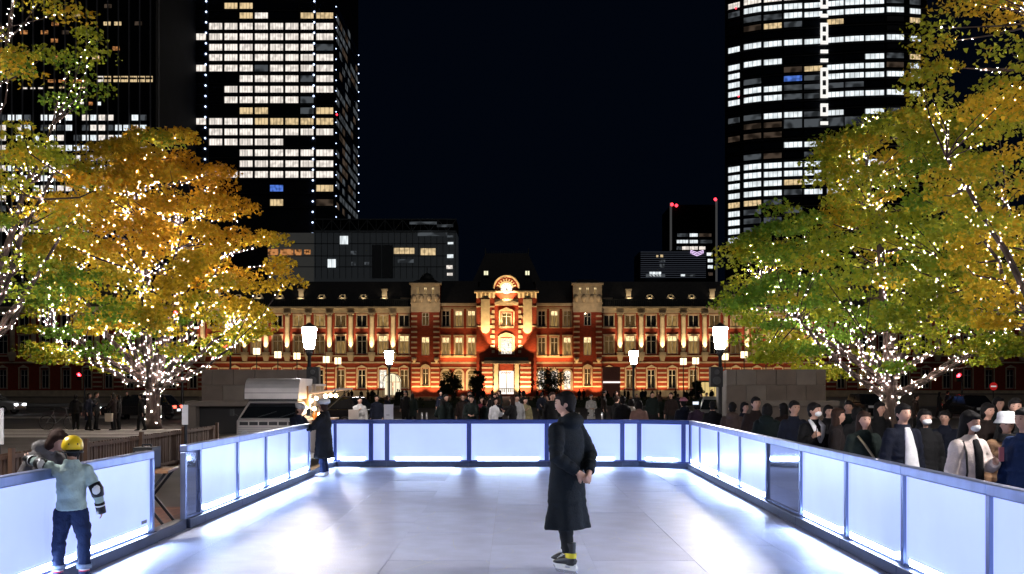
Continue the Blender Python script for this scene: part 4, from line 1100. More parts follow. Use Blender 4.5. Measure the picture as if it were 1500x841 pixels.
MB().box(-.13,.13,-.16,.16,0,.30).build('case', blk, sp_); MB().box(-.10,.10,-.165,-.161,.05,.25).build('grille', mat('case_grille', (.10,.10,.11), .5), sp_); MB().bar((-.06,0,.33),(.06,0,.33),.02).bar((-.06,0,.3),(-.06,0,.33),.02).bar((.06,0,.3),(.06,0,.33),.02).build('handle', blk, sp_)
pp = thing('notice_post', 'slim black post with a white notice above the rink boards', 'sign', (PX(272,18),18,GZ))
MB().loft([(0,0,0),(0,0,1.3)], [.03,.03], 8).build('post', blk, pp); MB().box(-.055,.055,-.045,-.03,1.25,1.62).build('notice', mat('white_notice', (.6,.6,.62), .5), pp)
pp = thing('notice_board', 'white notice at the left picture edge above the fence', 'sign', (PX(-2,15.2),15.2,GZ))
MB().loft([(0,0,0),(0,0,1.2)], [.03,.03], 8).build('post', blk, pp); MB().box(-.09,.09,-.03,-.015,1.05,1.62).build('notice', mat('white_notice', (.8,.8,.82), .5), pp)
pp = thing('sign_board', 'grey notice board on a stand at the far rink edge below the lamp', 'sign', (PX(569.5,25),25,GZ))
MB().loft([(0,0,0),(0,0,1.0)], [.03,.03], 8).build('post', blk, pp); MB().box(-.12,.12,-.03,-.01,1.08,1.5).build('notice', mat('grey_notice', (.5,.5,.52), .5), pp); MB().box(-.06,.02,-.034,-.031,1.22,1.235).build('print', blk, pp)
MB().prism([(-.25,0),(.25,0),(.06,.1),(-.06,.1)], -.15,.15).build('foot', blk, pp)
pp = thing('sandwich_board', 'small white board behind the rink beside the woman in the hat', 'sign', (PX(518,27),27,GZ))
MB().box(-.14,.14,-.03,-.01,.9,1.32).build('board', mat('white_notice', (.8,.8,.82), .5), pp); MB().bar((-.12,0,0),(-.12,0,1.3),.03).bar((.12,0,0),(.12,0,1.3),.03).build('frame', blk, pp)
# ---------------------------------------------------------------- traffic signals and signs
redg = emat('signal_red', (1,.02,.03), 30)
def signal(px, py, Y, label, walk=False):
    z = PZ(py,Y)-GZ; t = thing('traffic_signal', label, 'traffic light', (PX(px,Y),Y,GZ))
    MB().loft([(.35,.1,0),(.35,.1,z+.3)], [.09,.06], 8).build('pole', iron, t)
    if walk: MB().box(-.18,.18,-.12,.1,z-.45,z+.25).build('housing', iron, t); ys = [(0,z),(0,z-.28)]
    else: MB().box(-.9,.22,-.12,.1,z-.2,z+.2).build('housing', iron, t); ys = [(0,z),(-.34,z),(-.68,z)]
    for k, (x, zz) in enumerate(ys):
        MB().loft([(x,-.121,zz),(x,-.15,zz)], [.14,.13], 14).build('lens', redg if k == 0 else mat('dark_lens', (.03,.05,.04), .2), t)
        MB().prism([(x+.17*math.cos(math.pi*i/8), zz+.17*math.sin(math.pi*i/8)) for i in range(9)]+[(x+.15*math.cos(math.pi*i/8), zz+.15*math.sin(math.pi*i/8)) for i in range(8,-1,-1)], -.32, -.122).build('visor', iron, t)
    MB().bar((.1,.0,z),(.35,.1,z),.06).build('bracket', iron, t)
signal(330,506,72,'red traffic light beside the large orange ginkgo')
signal(258,459,60,'red traffic light among the orange ginkgo leaves')
signal(117,549,80,'red pedestrian light beyond the left road', True)
signal(1403,550,70,'red pedestrian light beyond the right road', True)
ne = thing('no_entry_sign', 'round red no entry sign beyond the right road', 'road sign', (PX(1455.5,66),66,GZ)); z = PZ(566,66)-GZ
MB().loft([(0,.05,0),(0,.05,z+.3)], [.04,.04], 8).build('pole', iron, ne)
MB().loft([(0,0,z),(0,.02,z)], [.27,.27], 20).build('disc', mat('sign_red', (.5,.01,.015), .4, emit=(1,.03,.03), es=.25), ne); MB().box(-.19,.19,-.006,-.002,z-.045,z+.045).build('white_bar', mat('sign_bar', (.8,.8,.8), .4, emit=(1,1,1), es=.4), ne)
# ---------------------------------------------------------------- vehicles
tyre_m = mat('tyre_rubber', (.015,.015,.015), .8); rim_m = mat('wheel_rim', (.35,.35,.36), .35, .8)
glass_c = mat('car_glass', (.01,.012,.014), .06, spec=.9)
tail_on = emat('tail_light_on', (1,.08,.05), 6); head_on = emat('head_light_on', (.9,.95,1), 12); plate_m = emat('plate_light', (.85,.93,1), 1.6, False)
def text_mesh(s, size, name, m, ext=.004):
    c = bpy.data.curves.new(name, 'FONT'); c.body = s; c.size = size; c.extrude = ext; c.align_x = 'CENTER'; c.align_y = 'CENTER'
    c.materials.append(m); tmp = bpy.data.objects.new(name, c); COL.objects.link(tmp); me = bpy.data.meshes.new_from_object(tmp); bpy.data.objects.remove(tmp)
    return me
def wheel(parent, x, y, r=.31, w=.2):
    o = ob('wheel', None, parent, (x,y,r))
    MB().loft([(0,-w/2,0),(0,-w/2+.03,0),(0,w/2-.03,0),(0,w/2,0)], [r*.93,r,r,r*.93], 20).build('tyre', tyre_m, o, True)
    MB().loft([(0,-w/2-.006,0),(0,w/2+.006,0)], [r*.6,r*.6], 12).build('rim', rim_m, o)
def car(label, X, Y, rz, paint, taxi=False, tail=False, head=False, L=4.4, W=1.72, Hc=1.5):
    t = thing('parked_car' if not taxi else 'taxi', label, 'taxi' if taxi else 'car', (X,Y,GZ), rz)
    k = L/4.4
    low = [(-2.2*k,.30),(2.2*k,.30),(2.2*k,.72),(2.12*k,.92),(-1.05*k,.95),(-2.05*k,.80),(-2.2*k,.6)]
    b = MB().prism(low, -W/2, W/2).build('body', paint, t); bevel(b,.09,3)
    zt, zb = Hc, .93
    def ring_(x0, x1, z, w): return [(x0,-w,z),(x1,-w,z),(x1,w,z),(x0,w,z)]
    c = MB().hexa(ring_(-1.1*k,2.0*k,zb-.03,W/2-.06)+ring_(-.35*k,1.55*k,zt,W/2-.22)).build('cabin', paint, t); bevel(c,.06,3)
    for s in (-1,1):
        y0, y1 = s*(W/2-.075), s*(W/2-.20)
        for xa, xb, xc, xd in ((-.88,.35,-.32,.35),(.43,1.72,.43,1.42)):
            MB().add([(xa*k,y0+s*.025,zb+.03),(xb*k,y0+s*.025,zb+.03),(xd*k,y1+s*.022,zt-.07),(xc*k,y1+s*.022,zt-.07)], [(0,1,2,3)]).build('side_window', glass_c, t)
        for x in (-1.35*k, 1.35*k): wheel(t, x, s*(W/2-.09))
        MB().box(-2.215*k,-2.12*k,s*(W/2-.42),s*(W/2-.12),.62,.76).build('headlight', head_on if head else mat('lamp_lens', (.6,.6,.62), .1), t)
        MB().box(2.14*k,2.215*k,s*(W/2-.45),s*(W/2-.06),.70,.86).build('tail_light', tail_on if tail else mat('tail_lens', (.25,.01,.01), .2), t)
    MB().add([(-1.12*k,-W/2+.14,zb+.02),(-1.12*k,W/2-.14,zb+.02),(-.40*k,W/2-.27,zt-.05),(-.40*k,-W/2+.27,zt-.05)], [(0,1,2,3)]).build('windscreen', glass_c, t)
    MB().add([(2.02*k,-W/2+.14,zb+.02),(2.02*k,W/2-.14,zb+.02),(1.60*k,W/2-.27,zt-.05),(1.60*k,-W/2+.27,zt-.05)], [(0,1,2,3)]).build('rear_window', glass_c, t)
    MB().box(2.2*k,2.225*k,-.25,.25,.52,.66).build('number_plate', plate_m if tail else rim_m, t)
    MB().box(2.14*k,2.23*k,-W/2+.05,W/2-.05,.32,.46).build('bumper', blk, t)
    if taxi:
        MB().hexa(ring_(.2,.5,Hc,.28)+ring_(.26,.44,Hc+.16,.22)).build('roof_sign', emat('taxi_sign', (1,.95,.85), 2, False), t)
        d = MB().box(.3,1.5,-W/2-.012,-W/2+.03,.42,.86).build('door_panel', mat('white_wrap', (.75,.75,.74), .4), t)
        ob('door_lettering', text_mesh('GO', .42, 'door_lettering', blk), d, (.9,-W/2-.015,.64), (R(90),0,0))
    return t
black_p = mat('black_car_paint', (.012,.012,.014), .18, .2, spec=.7); silver_p = mat('silver_car_paint', (.38,.38,.39), .3, .6); white_p = mat('white_car_paint', (.62,.61,.58), .3)
car('black taxi with a white lettered door behind the lit ginkgo trunk', PX(230,60), 57.5, 0, black_p, True, True, True)
car('dark car seen from behind on the right-hand road', PX(1424,58), 58, R(90), black_p, tail=True, Hc=1.45)
car('silver car half hidden behind the right street lamp', PX(1052,44), 44, R(75), silver_p, L=4.3)
car('dark car parked beyond the far rink edge by the woman in the hat', PX(482,46), 46, R(-20), black_p, head=True)
car('car with headlights on at the left picture edge', PX(-14,70), 70, R(180), silver_p, head=True)
car('dark car with red tail lights left of the lit right-hand trunk', PX(1271,64), 64, R(90), black_p, tail=True)
# ---------------------------------------------------------------- food van
van = thing('food_van', 'silver kitchen van with box roof and lit serving hatch behind the rink', 'food truck', (-5.86, 23.3, GZ))
vs_ = mat('van_silver', (.55,.51,.49), .38, .25, var=.1, scale=3); vd = mat('van_dark', (.02,.021,.023), .5)
def P8(y0, y1, xb, xt, z0, z1): return [(-xb,y0,z0),(xb,y0,z0),(xb,y1,z0),(-xb,y1,z0),(-xt,y0,z1),(xt,y0,z1),(xt,y1,z1),(-xt,y1,z1)]
o = MB().hexa([(-.79,0,.28),(.79,0,.28),(.79,3.3,.28),(-.79,3.3,.28),(-.79,.02,1.17),(.79,.02,1.17),(.79,3.3,1.17),(-.79,3.3,1.17)]).build('body', vs_, van); bevel(o,.05,3)
o = MB().hexa([(-.78,.06,1.16),(.78,.06,1.16),(.78,1.15,1.16),(-.78,1.15,1.16),(-.60,.42,1.60),(.60,.42,1.60),(.62,1.15,1.60),(-.62,1.15,1.60)]).build('cab', vs_, van); bevel(o,.035,3)
MB().add([(-.70,.052,1.20),(.70,.052,1.20),(.545,.375,1.555),(-.545,.375,1.555)], [(0,1,2,3)]).build('windscreen', glass_c, van)
MB().bar((-.3,.03,1.21),(.15,.17,1.36),.015).build('wiper', blk, van); MB().bar((.25,.03,1.21),(.6,.15,1.33),.015).build('wiper', blk, van)
for i in range(6): MB().box(-.70+i*.235,-.70+i*.235+.20,-.012,.03,1.03,1.11).build('grille_slot', vd, van)
for i in range(4): MB().box(-.74,.74,-.014,.02,.83+i*.045,.845+i*.045).build('trim_line', rim_m, van)
for s in (-1,1):
    MB().loft([(s*.58,-.02,.80),(s*.58,.02,.80)], [.10,.11], 16).build('headlight', mat('lamp_lens', (.6,.6,.62), .1), van)
    MB().bar((s*.80,.2,1.25),(s*.93,.16,1.33),.02).bar((s*.93,.15,1.25),(s*.93,.15,1.42),.10,.03,(0,1,0)).build('wing_mirror', vd, van)
    for y in (.55,2.75): w_ = ob('wheel', None, van, (s*.72,y,.27)); MB().loft([(-.08,0,0),(.08,0,0)], [.27,.27], 18, side=(0,1,0)).build('tyre', tyre_m, w_); MB().loft([(-.085,0,0),(.085,0,0)], [.15,.15], 12, side=(0,1,0)).build('rim', rim_m, w_)
MB().box(-.76,.76,-.03,.04,.36,.5).build('bumper', vs_, van)
MB().box(-.17,.17,-.04,-.032,.39,.48).build('number_plate', mat('plate', (.6,.6,.3), .5), van)
# boxed roof pod with a rounded front edge
prof = [(.28,1.66)] + [(.28+.34*(1-math.cos(a)), 1.82+.34*math.sin(a)) for a in [R(q) for q in (0,18,36,54,72,90)]] + [(1.9,2.16),(1.9,1.66)]
o = MB().prism(prof, -.66, .66, 'x').build('roof_pod', vs_, van); 
MB().box(-.665,.665,.272,.30,1.80,1.812).build('pod_seam', vd, van)
MB().box(-.60,.60,.42,1.9,1.60,1.66).build('pod_floor', vd, van)
# open kitchen at the back, lit inside
MB().box(-.75,-.70,1.2,3.25,1.17,1.98).build('kitchen_wall', vs_, van); MB().box(-.70,.70,3.20,3.25,1.17,1.98).build('kitchen_wall', vs_, van)
MB().box(-.70,.70,1.2,1.24,1.17,1.98).build('kitchen_wall', mat('kitchen_wood', (.40,.22,.10), .6, var=.2), van); MB().box(-.75,.75,1.905,3.25,1.98,2.03).build('kitchen_roof', vs_, van)
MB().box(.72,1.12,1.2,3.2,1.08,1.12).build('counter', mat('kitchen_wood', (.40,.22,.10), .6), van)
MB().hexa([(.72,1.2,1.76),(1.50,1.2,1.88),(1.50,3.2,1.88),(.72,3.2,1.76),(.72,1.2,1.80),(1.50,1.2,1.92),(1.50,3.2,1.92),(.72,3.2,1.80)]).build('awning', mat('awning_cream', (.62,.5,.42), .7), van)
for y in (1.25,3.15): MB().bar((.76,y,1.3),(1.4,y,1.87),.025).build('awning_strut', blk, van)
for y, z_ in ((1.3,1.7),(1.9,1.7),(2.5,1.7)): MB().box(.70,.745,y-.02,y+.02,1.17,1.98).build('hatch_post', vs_, van)
vb = emat('van_bulb', (1,.66,.34), 55)
for x, y, z_ in ((.66,1.12,1.42),(.84,1.25,1.40),(.90,1.22,1.66),(1.12,1.3,1.72),(.98,1.25,1.26),(.78,1.18,1.60),(1.25,1.3,1.74),(.3,2.0,1.75),(1.2,2.3,1.72)): MB().ball((x,y,z_), .05, 10, 6).build('hatch_bulb', vb, van, True)
for i in range(9): MB().lathe((.78+.035*(i%3), 1.45+i*.17, 1.12), [(.03,0),(.035,.1),(.02,.14),(.015,.2)], 8).build('bottle', mat('amber_bottle', (.35,.14,.03), .2), None, label=['amber bottle at the near end of the van counter','second amber bottle on the van counter','third amber bottle on the van counter','fourth amber bottle on the van counter','middle amber bottle on the van counter','sixth amber bottle on the van counter','seventh amber bottle on the van counter','eighth amber bottle on the van counter','amber bottle at the far end of the van counter'][i], cat='bottle', group='bottles on the van counter', loc=(-5.86,23.3,GZ))
# ---------------------------------------------------------------- bicycle on the left road
bi = thing('bicycle', 'dark bicycle standing on the left-hand road', 'bicycle', (PX(86,44),44,GZ), R(8))
def torus(c, r, rr, n=26): 
    return MB().loft([(c[0]+r*math.cos(2*math.pi*i/n), c[1], c[2]+r*math.sin(2*math.pi*i/n)) for i in range(n+1)], [rr]*(n+1), 6, side=(0,1,0), cap=False)
grey_st = mat('bicycle_steel', (.25,.25,.26), .35, .7)
for x in (-.52,.52):
    w_ = torus((x,0,.33), .32, .02).build('wheel', tyre_m, bi, True)
    sp = MB()
    for k in range(10): a = math.pi*k/5; sp.bar((x,0,.33),(x+.31*math.cos(a),0,.33+.31*math.sin(a)),.005)
    sp.build('spokes', grey_st, w_)
MB().loft([(-.52,0,.33),(-.12,0,.30),(.33,0,.72),(-.22,0,.78),(-.12,0,.30)], [.018]*5, 6).build('frame', grey_st, bi); MB().loft([(.52,0,.33),(.36,0,.75),(.30,0,.98)], [.018]*3, 6).build('fork', grey_st, bi)
MB().loft([(-.52,0,.33),(-.22,0,.78),(-.25,0,.92)], [.014]*3, 6).build('seat_post', grey_st, bi); MB().ball((-.27,0,.95), (.14,.07,.035), 10, 6).build('saddle', blk, bi, True)
MB().loft([(.22,-.27,1.02),(.32,-.2,1.0),(.30,0,.98),(.32,.2,1.0),(.22,.27,1.02)], [.014]*5, 6, side=(0,0,1)).build('handlebar', grey_st, bi); MB().box(.42,.72,-.17,.17,.74,.96).build('basket', blk, bi)
# bollards at the far edge of the paving
for i, px in enumerate((618,625,656,660,844,848,882)):
    t = thing('bollard', 'slim steel bollard %s' % (['left of the far hedge gap','beside the leftmost slim bollard','left of the two standing shoppers','close beside its twin near the station','right of the skater on the paving','touching the post right of the skater','near the grey-coated shopper'][i]), 'bollard', (PX(px,40),40,GZ), group='slim steel bollards on the paving')
    MB().lathe((0,0,0), [(.045,0),(.045,.85),(.03,.9),(.005,.91)], 10).build('post', mat('bright_steel', (.6,.6,.62), .3, .8), t, True); MB().lathe((0,0,0), [(.07,0),(.07,.03),(.047,.05)], 10).build('foot', blk, t)
# ---------------------------------------------------------------- people
SKIN = mat('skin', (.46,.26,.19), .55, var=.08, scale=8)
SKIN2 = mat('skin_tan', (.38,.21,.145), .55, var=.08, scale=8)
HAIRB = mat('black_hair', (.007,.006,.006), .75, spec=.15, var=.4, scale=20, stretch=(6,6,1)); HAIRN = mat('brown_hair', (.025,.012,.008), .75, spec=.15, var=.4, scale=20, stretch=(6,6,1))
CL = {}
def cloth(name, c, rough=.85): return mat('cloth_'+name, c, rough, var=.22, scale=7, bump=.35, bscale=60, spec=.2)
clouds = bpy.data.textures.new('fold_noise', 'CLOUDS'); clouds.noise_scale = .16; clouds.noise_depth = 2
creases = bpy.data.textures.new('crease_noise', 'CLOUDS'); creases.noise_scale = .065; creases.noise_depth = 1; creases.noise_type = 'HARD_NOISE'
def garment(name, mb, m, parent, voxel=.018, smooth=3, fold=.0, data=None):
    me = data or mb.mesh(name, m, True)
    o = ob(name, me, parent, m=m if data else None)
    r = o.modifiers.new('weld', 'REMESH'); r.mode = 'VOXEL'; r.voxel_size = voxel; r.use_smooth_shade = True
    s = o.modifiers.new('soften', 'SMOOTH'); s.iterations = smooth; s.factor = .5
    if fold:
        d = o.modifiers.new('folds', 'DISPLACE'); d.texture = clouds; d.strength = fold; d.mid_level = .5; d.texture_coords = 'LOCAL'
        if fold >= .02:
            d = o.modifiers.new('creases', 'DISPLACE'); d.texture = creases; d.strength = .014; d.mid_level = .4; d.texture_coords = 'LOCAL'
    return o
def lerp(a, b, t): return tuple(a[i]*(1-t)+b[i]*t for i in range(3))
class Pose:
    def __init__(s, lean=0, armL=None, armR=None, stride=0.0, stance=.055, headturn=0, headtilt=0, kneebend=0):
        def up(p):
            a = R(lean); y, z = p[1], p[2]-.52
            return (p[0], y*math.cos(a) - z*math.sin(a), .52 + z*math.cos(a) + y*math.sin(a))
        s.up = up; s.headturn = R(headturn); s.headtilt = R(headtilt)
        s.armL = armL or ((.14,.012,.62),(.145,-.03,.475)); s.armR = armR or ((-.14,.012,.62),(-.145,-.03,.475))
        s.sh = (up((.096,.002,.772)), up((-.096,.002,.772)))
        s.legs = []
        for sg in (1,-1):
            y = stride*sg
            s.legs.append([(sg*.048,0,.50), (sg*(stance*.95),y*.45-.012-kneebend,.28), (sg*stance,y+.012,.045+max(0,y)*.12), (sg*(stance+.012),y-.085,.018)])
        s.neck = up((0,.004,.835)); s.head = up((0,-.012,.925))
def head_fn(H):
    def f(d, q):
        if d.z < 0:
            k = (-d.z)**1.4; q.x *= 1-.30*k; q.y *= 1-.10*k
        fr = -d.y
        if fr > .4:
            g = lambda x, z, sx_, sz_: math.exp(-((d.x-x)/sx_)**2-((d.z-z)/sz_)**2)
            q.y -= H*(.013*g(0,-.14,.13,.15) + .006*g(0,.02,.10,.16) + .004*g(0,-.42,.25,.08) + .006*g(0,-.72,.3,.15))
            q.y += H*.006*(g(.36,.06,.17,.12)+g(-.36,.06,.17,.12))
        return q
    return f
def hand(mb, w, d, H, curl=.5, side=1, pal=(0,0,-1)):
    """palm and five fingers: w wrist, d pointing direction, pal palm normal"""
    w = Vector(w); d = Vector(d).normalized(); pal = Vector(pal); pal = (pal-d*pal.dot(d)).normalized(); lat = d.cross(pal)*side
    e = w+d*.052*H
    mb.loft([w-d*.01*H, w+d*.02*H, e], [(.017*H,.012*H),(.024*H,.013*H),(.025*H,.010*H)], 10, side=lat)
    for i, (o_, L) in enumerate(((-.018,.038),(-.006,.044),(.006,.042),(.018,.034))):
        b = e+lat*o_*H - d*.004*H; c = curl*.9
        p1 = b+(d*math.cos(c*.5)+pal*math.sin(c*.5))*L*.45*H; p2 = p1+(d*math.cos(c*1.4)+pal*math.sin(c*1.4))*L*.32*H; p3 = p2+(d*math.cos(c*2.2)+pal*math.sin(c*2.2))*L*.26*H
        mb.loft([b,p1,p2,p3], [.0056*H,.0053*H,.0048*H,.0036*H], 7)
    b = w+d*.016*H-lat*.020*H; p1 = b+(d*.7-lat*.6+pal*.3).normalized()*.024*H; p2 = p1+(d*.9-lat*.1+pal*.4).normalized()*.022*H
    mb.loft([b,p1,p2], [.0075*H,.0064*H,.0045*H], 7)
def body_mb(H, P, fingers=True, curlL=.5, curlR=.5, palL=(-1,0,0), palR=(1,0,0), feet=True):
    mb = MB(); S = lambda p: tuple(c*H for c in p); up = P.up
    tor = [((0,0,.475),(.070,.055)),((0,0,.52),(.088,.062)),(up((0,-.004,.61)),(.076,.055)),(up((0,-.004,.71)),(.090,.064)),(up((0,.002,.765)),(.094,.052)),(up((0,.006,.808)),(.056,.038)),(up((0,.004,.835)),(.034,.034)),(up((0,-.004,.88)),(.031,.034))]
    mb.loft([S(p) for p,_ in tor], [(a*H,b*H) for _,(a,b) in tor], 14)
    for sh, (el, wr), sg, cu, pal in ((P.sh[0],P.armL,1,curlL,palL),(P.sh[1],P.armR,-1,curlR,palR)):
        mb.ball(S(sh), .033*H, 12, 8); mb.loft([S(sh), S(lerp(sh,el,.5)), S(el), S(lerp(el,wr,.45)), S(wr)], [r*H for r in (.032,.029,.025,.025,.017)], 10)
        d = Vector(wr)-Vector(el)
        if fingers: hand(mb, S(wr), d, H, cu, sg, pal)
        else: mb.loft([S(wr), tuple(Vector(S(wr))+d.normalized()*.09*H)], [(.02*H,.014*H),(.014*H,.01*H)], 8)
    for lg in P.legs:
        hp, kn, an, to = lg
        mb.loft([S(hp), S(lerp(hp,kn,.4)), S(kn), S(lerp(kn,an,.35)), S(an)], [r*H for r in (.046,.042,.030,.030,.020)], 10)
        if feet: mb.loft([S((an[0],an[1]+.03,an[2]*.6)), S((an[0],an[1],an[2]*.7)), S(to)], [(.014*H,.016*H),(.016*H,.018*H),(.012*H,.008*H)], 8)
    # head, turned on the neck
    hb = MB(); hb.ball((0,0,0), (.0475*H,.058*H,.068*H), 22, 18, head_fn(H))
    for sg in (1,-1): hb.ball((sg*.048*H,.006*H,-.006*H), (.006*H,.013*H,.018*H), 8, 6)
    M = Matrix.Translation(Vector(P.head)*H) @ Matrix.Rotation(P.headturn,4,'Z') @ Matrix.Rotation(P.headtilt,4,'X')
    mb.add([M@Vector(v) for v in hb.v], hb.f)
    return mb, M
def place(M, mb): return MB().add([M@Vector(v) for v in mb.v], mb.f)
def wrinkled(mb, pts, rad, n, step, amp, seed=0, side=(1,0,0)):
    """a cloth tube: rings bulge and pinch along its length, more where the limb bends"""
    P_, R_ = [], []; q = 0
    for i in range(len(pts)-1):
        a, b = Vector(pts[i]), Vector(pts[i+1]); k = max(1, int((b-a).length/step))
        for j in range(k):
            t = j/k; ra = rad[i]; rb = rad[i+1]; ra = ra if isinstance(ra, tuple) else (ra,ra); rb = rb if isinstance(rb, tuple) else (rb,rb)
            near = max(0, 1-abs(t-.0)*2.2) if i else 0
            w = amp*(math.sin(q*2.3+seed)+.6*math.sin(q*3.7+seed*2))*(.6+near)
            P_.append(a.lerp(b,t)); R_.append((ra[0]*(1-t)+rb[0]*t+w, ra[1]*(1-t)+rb[1]*t+w)); q += 1
    P_.append(Vector(pts[-1])); R_.append(rad[-1])
    mb.loft(P_, R_, n, side=side)
def coat_mb(H, P, hem=.45, flare=1.0, puff=1.0, hood=False, sleeve=.96, slim=1.0, collar=True):
    mb = MB(); S = lambda p: tuple(c*H for c in p); up = P.up
    rows = []
    if hem < .46:
        rows.append(((0,.004,hem),(.112*flare,.086*flare)))
        if hem < .36: rows.append(((0,.004,(hem+.48)/2),(.108*(1+flare)/2,.083*(1+flare)/2)))
    rows += [((0,.002,.49),(.106*slim,.080*slim)),(up((0,0,.60)),(.098*slim,.074*slim)),(up((0,0,.70)),(.106*slim,.078*slim)),(up((0,.004,.76)),(.108,.068)),(up((0,.006,.795)),(.088,.058)),(up((0,.008,.822)),(.060,.050))]
    if collar: rows.append((up((0,.008,.850)),(.050,.050)))
    o0 = len(mb.v)
    wrinkled(mb, [S(p) for p,_ in rows], [(a*H*puff,b*H*puff) for _,(a,b) in rows], 44, .03, .0035*H*(.4 if hem < .36 else 1), H*7)
    if hem < .40:                       # hanging folds of the skirt
        for i in range(o0, len(mb.v)):
            x, y, z_ = mb.v[i]; k = min(1, max(0, (.50*H-z_)/(.30*H)))
            if k > 0:
                th = math.atan2(y, x); f_ = 1 + k*(.055*math.sin(5*th+H*9)+.045*math.sin(8*th+1.3+z_*3)); mb.v[i] = (x*f_, y*f_, z_)
    for sh, (el, wr) in ((P.sh[0],P.armL),(P.sh[1],P.armR)):
        mb.ball(S(sh), .0475*H*puff, 14, 10); wrinkled(mb, [S(sh), S(lerp(sh,el,.5)), S(el), S(lerp(el,wr,.5)), S(lerp(el,wr,sleeve))], [r*H*puff for r in (.047,.043,.039,.035,.030)], 14, .028, .0030*H, sh[0]*40)
    if hood: mb.ball(S(up((0,.045,.825))), (.082*H,.058*H,.05*H), 14, 10)
    return mb
def trousers_mb(H, P, wide=1.0, cuff=.055):
    mb = MB(); S = lambda p: tuple(c*H for c in p)
    mb.loft([S((0,0,.56)),S((0,.002,.525)),S((0,.004,.475))], [(.078*H,.058*H),(.088*H,.068*H),(.078*H,.062*H)], 16)
    for hp, kn, an, to in P.legs:
        e = lerp(kn, an, min(1,(kn[2]-cuff)/(kn[2]-an[2])))
        wrinkled(mb, [S(hp), S(lerp(hp,kn,.45)), S(kn), S(lerp(kn,an,.5)), S(e)], [r*H*wide for r in (.062,.058,.046,.042,.040)], 16, .030, .0028*H, an[0]*50)
    return mb
def shoe_mb(H, lg):
    hp, kn, an, to = lg; S = lambda p: tuple(c*H for c in p); mb = MB()
    mb.loft([S((an[0],an[1]+.034,an[2]-.02)), S((an[0],an[1]+.03,an[2]-.012)), S((an[0],an[1]-.01,an[2]-.014)), S((to[0],to[1]+.02,to[2]+.004)), S((to[0],to[1]-.012,to[2]))], [(.018*H,.016*H),(.026*H,.030*H),(.028*H,.028*H),(.028*H,.018*H),(.018*H,.010*H)], 10)
    mb.loft([S((an[0],an[1]+.005,an[2]-.02)), S((an[0],an[1]+.005,an[2]+.03))], [.028*H,.027*H], 10)
    return mb
def hair_mb(H, kind):
    mb = MB()
    def fn(d, q):
        w = mnoise.noise(d*6)*.05+mnoise.noise(d*14)*.04
        return q*(1+w)
    mb.ball((0,.010*H,.014*H), (.054*H,.058*H,.062*H), 20, 14, fn)
    mb.ball((0,-.020*H,.040*H), (.042*H,.036*H,.026*H), 14, 8, fn)
    if kind in ('long','bob'):
        zl = -.15 if kind == 'long' else -.075
        mb.loft([(0,.012*H,.03*H),(0,.020*H,-.03*H),(0,.026*H,(zl+.03)*H),(0,.030*H,zl*H)], [(.056*H,.046*H),(.062*H,.042*H),(.058*H,.036*H),(.040*H,.020*H)], 14)
    else:
        mb.ball((0,.024*H,-.028*H), (.043*H,.034*H,.040*H), 14, 8, fn)
    return mb
def eyes(t, M, H):
    dk = mat('eye_dark', (.02,.014,.012), .2); lp = mat('lip', (.34,.12,.10), .5)
    for sg in (1,-1):
        place(M, MB().ball((sg*.0175*H,-.0515*H,.005*H), (.0065*H,.0035*H,.0032*H), 8, 6)).build('eye', dk, t, True)
        place(M, MB().loft([(sg*.009*H,-.0535*H,.0165*H),(sg*.018*H,-.0528*H,.0185*H),(sg*.027*H,-.048*H,.0165*H)], [.0016*H]*3, 5)).build('eyebrow', HAIRB, t, True)
    place(M, MB().loft([(-.011*H,-.0525*H,-.0305*H),(0,-.0565*H,-.0295*H),(.011*H,-.0525*H,-.0305*H)], [(.0012*H,.0016*H),(.0022*H,.0028*H),(.0012*H,.0016*H)], 6)).build('mouth', lp, t, True)
def person(label, X, Y, H, rz, coat, P=None, hem=.45, flare=1.0, puff=1.0, hood=False, trouser=None, shoe=None, hair='short', hairm=None, mask=False, face=True, z=None, vox=.016, skin=None, fingers=True, group='people watching beside the rink', wide=1.0, shoes=True, fold=.02, slim=1.0, curlL=.5, curlR=.5, palL=(-1,0,0), palR=(1,0,0), legs=True, cuff=.055, sleeve=.96):
    P = P or Pose()
    t = thing('person', label, 'person', (X, Y, GZ if z is None else z), rz, group)
    mb, M = body_mb(H, P, fingers, curlL, curlR, palL, palR, shoes)
    garment('body', mb, skin or SKIN, t, min(vox,.009) if fingers else vox, 2)
    garment('coat', coat_mb(H, P, hem, flare, puff, hood, sleeve, slim), coat, t, vox, 1 if vox < .02 else 2, fold)
    if legs: garment('trousers', trousers_mb(H, P, wide, cuff), trouser or cloth('black', (.012,.012,.014)), t, vox, 3, fold)
    if shoes:
        for lg in P.legs: garment('shoe', shoe_mb(H, lg), shoe or mat('black_leather', (.012,.012,.012), .45), t, .012, 2)
    if hair: garment('hair', place(M, hair_mb(H, hair)), hairm or HAIRB, t, min(vox,.010), 1, .012)
    if face: eyes(t, M, H)
    if mask: place(M, MB().ball((0,-.036*H,-.026*H), (.037*H,.031*H,.027*H), 14, 10)).build('face_mask', mat('white_mask', (.74,.74,.76), .8), t, True); place(M, MB().loft([(.033*H,-.035*H,-.015*H),(.05*H,0,-.002*H)], [.0015*H]*2, 5).loft([(-.033*H,-.035*H,-.015*H),(-.05*H,0,-.002*H)], [.0015*H]*2, 5)).build('ear_loop', mat('white_mask', (.74,.74,.76), .8), t)
    return t, M, P
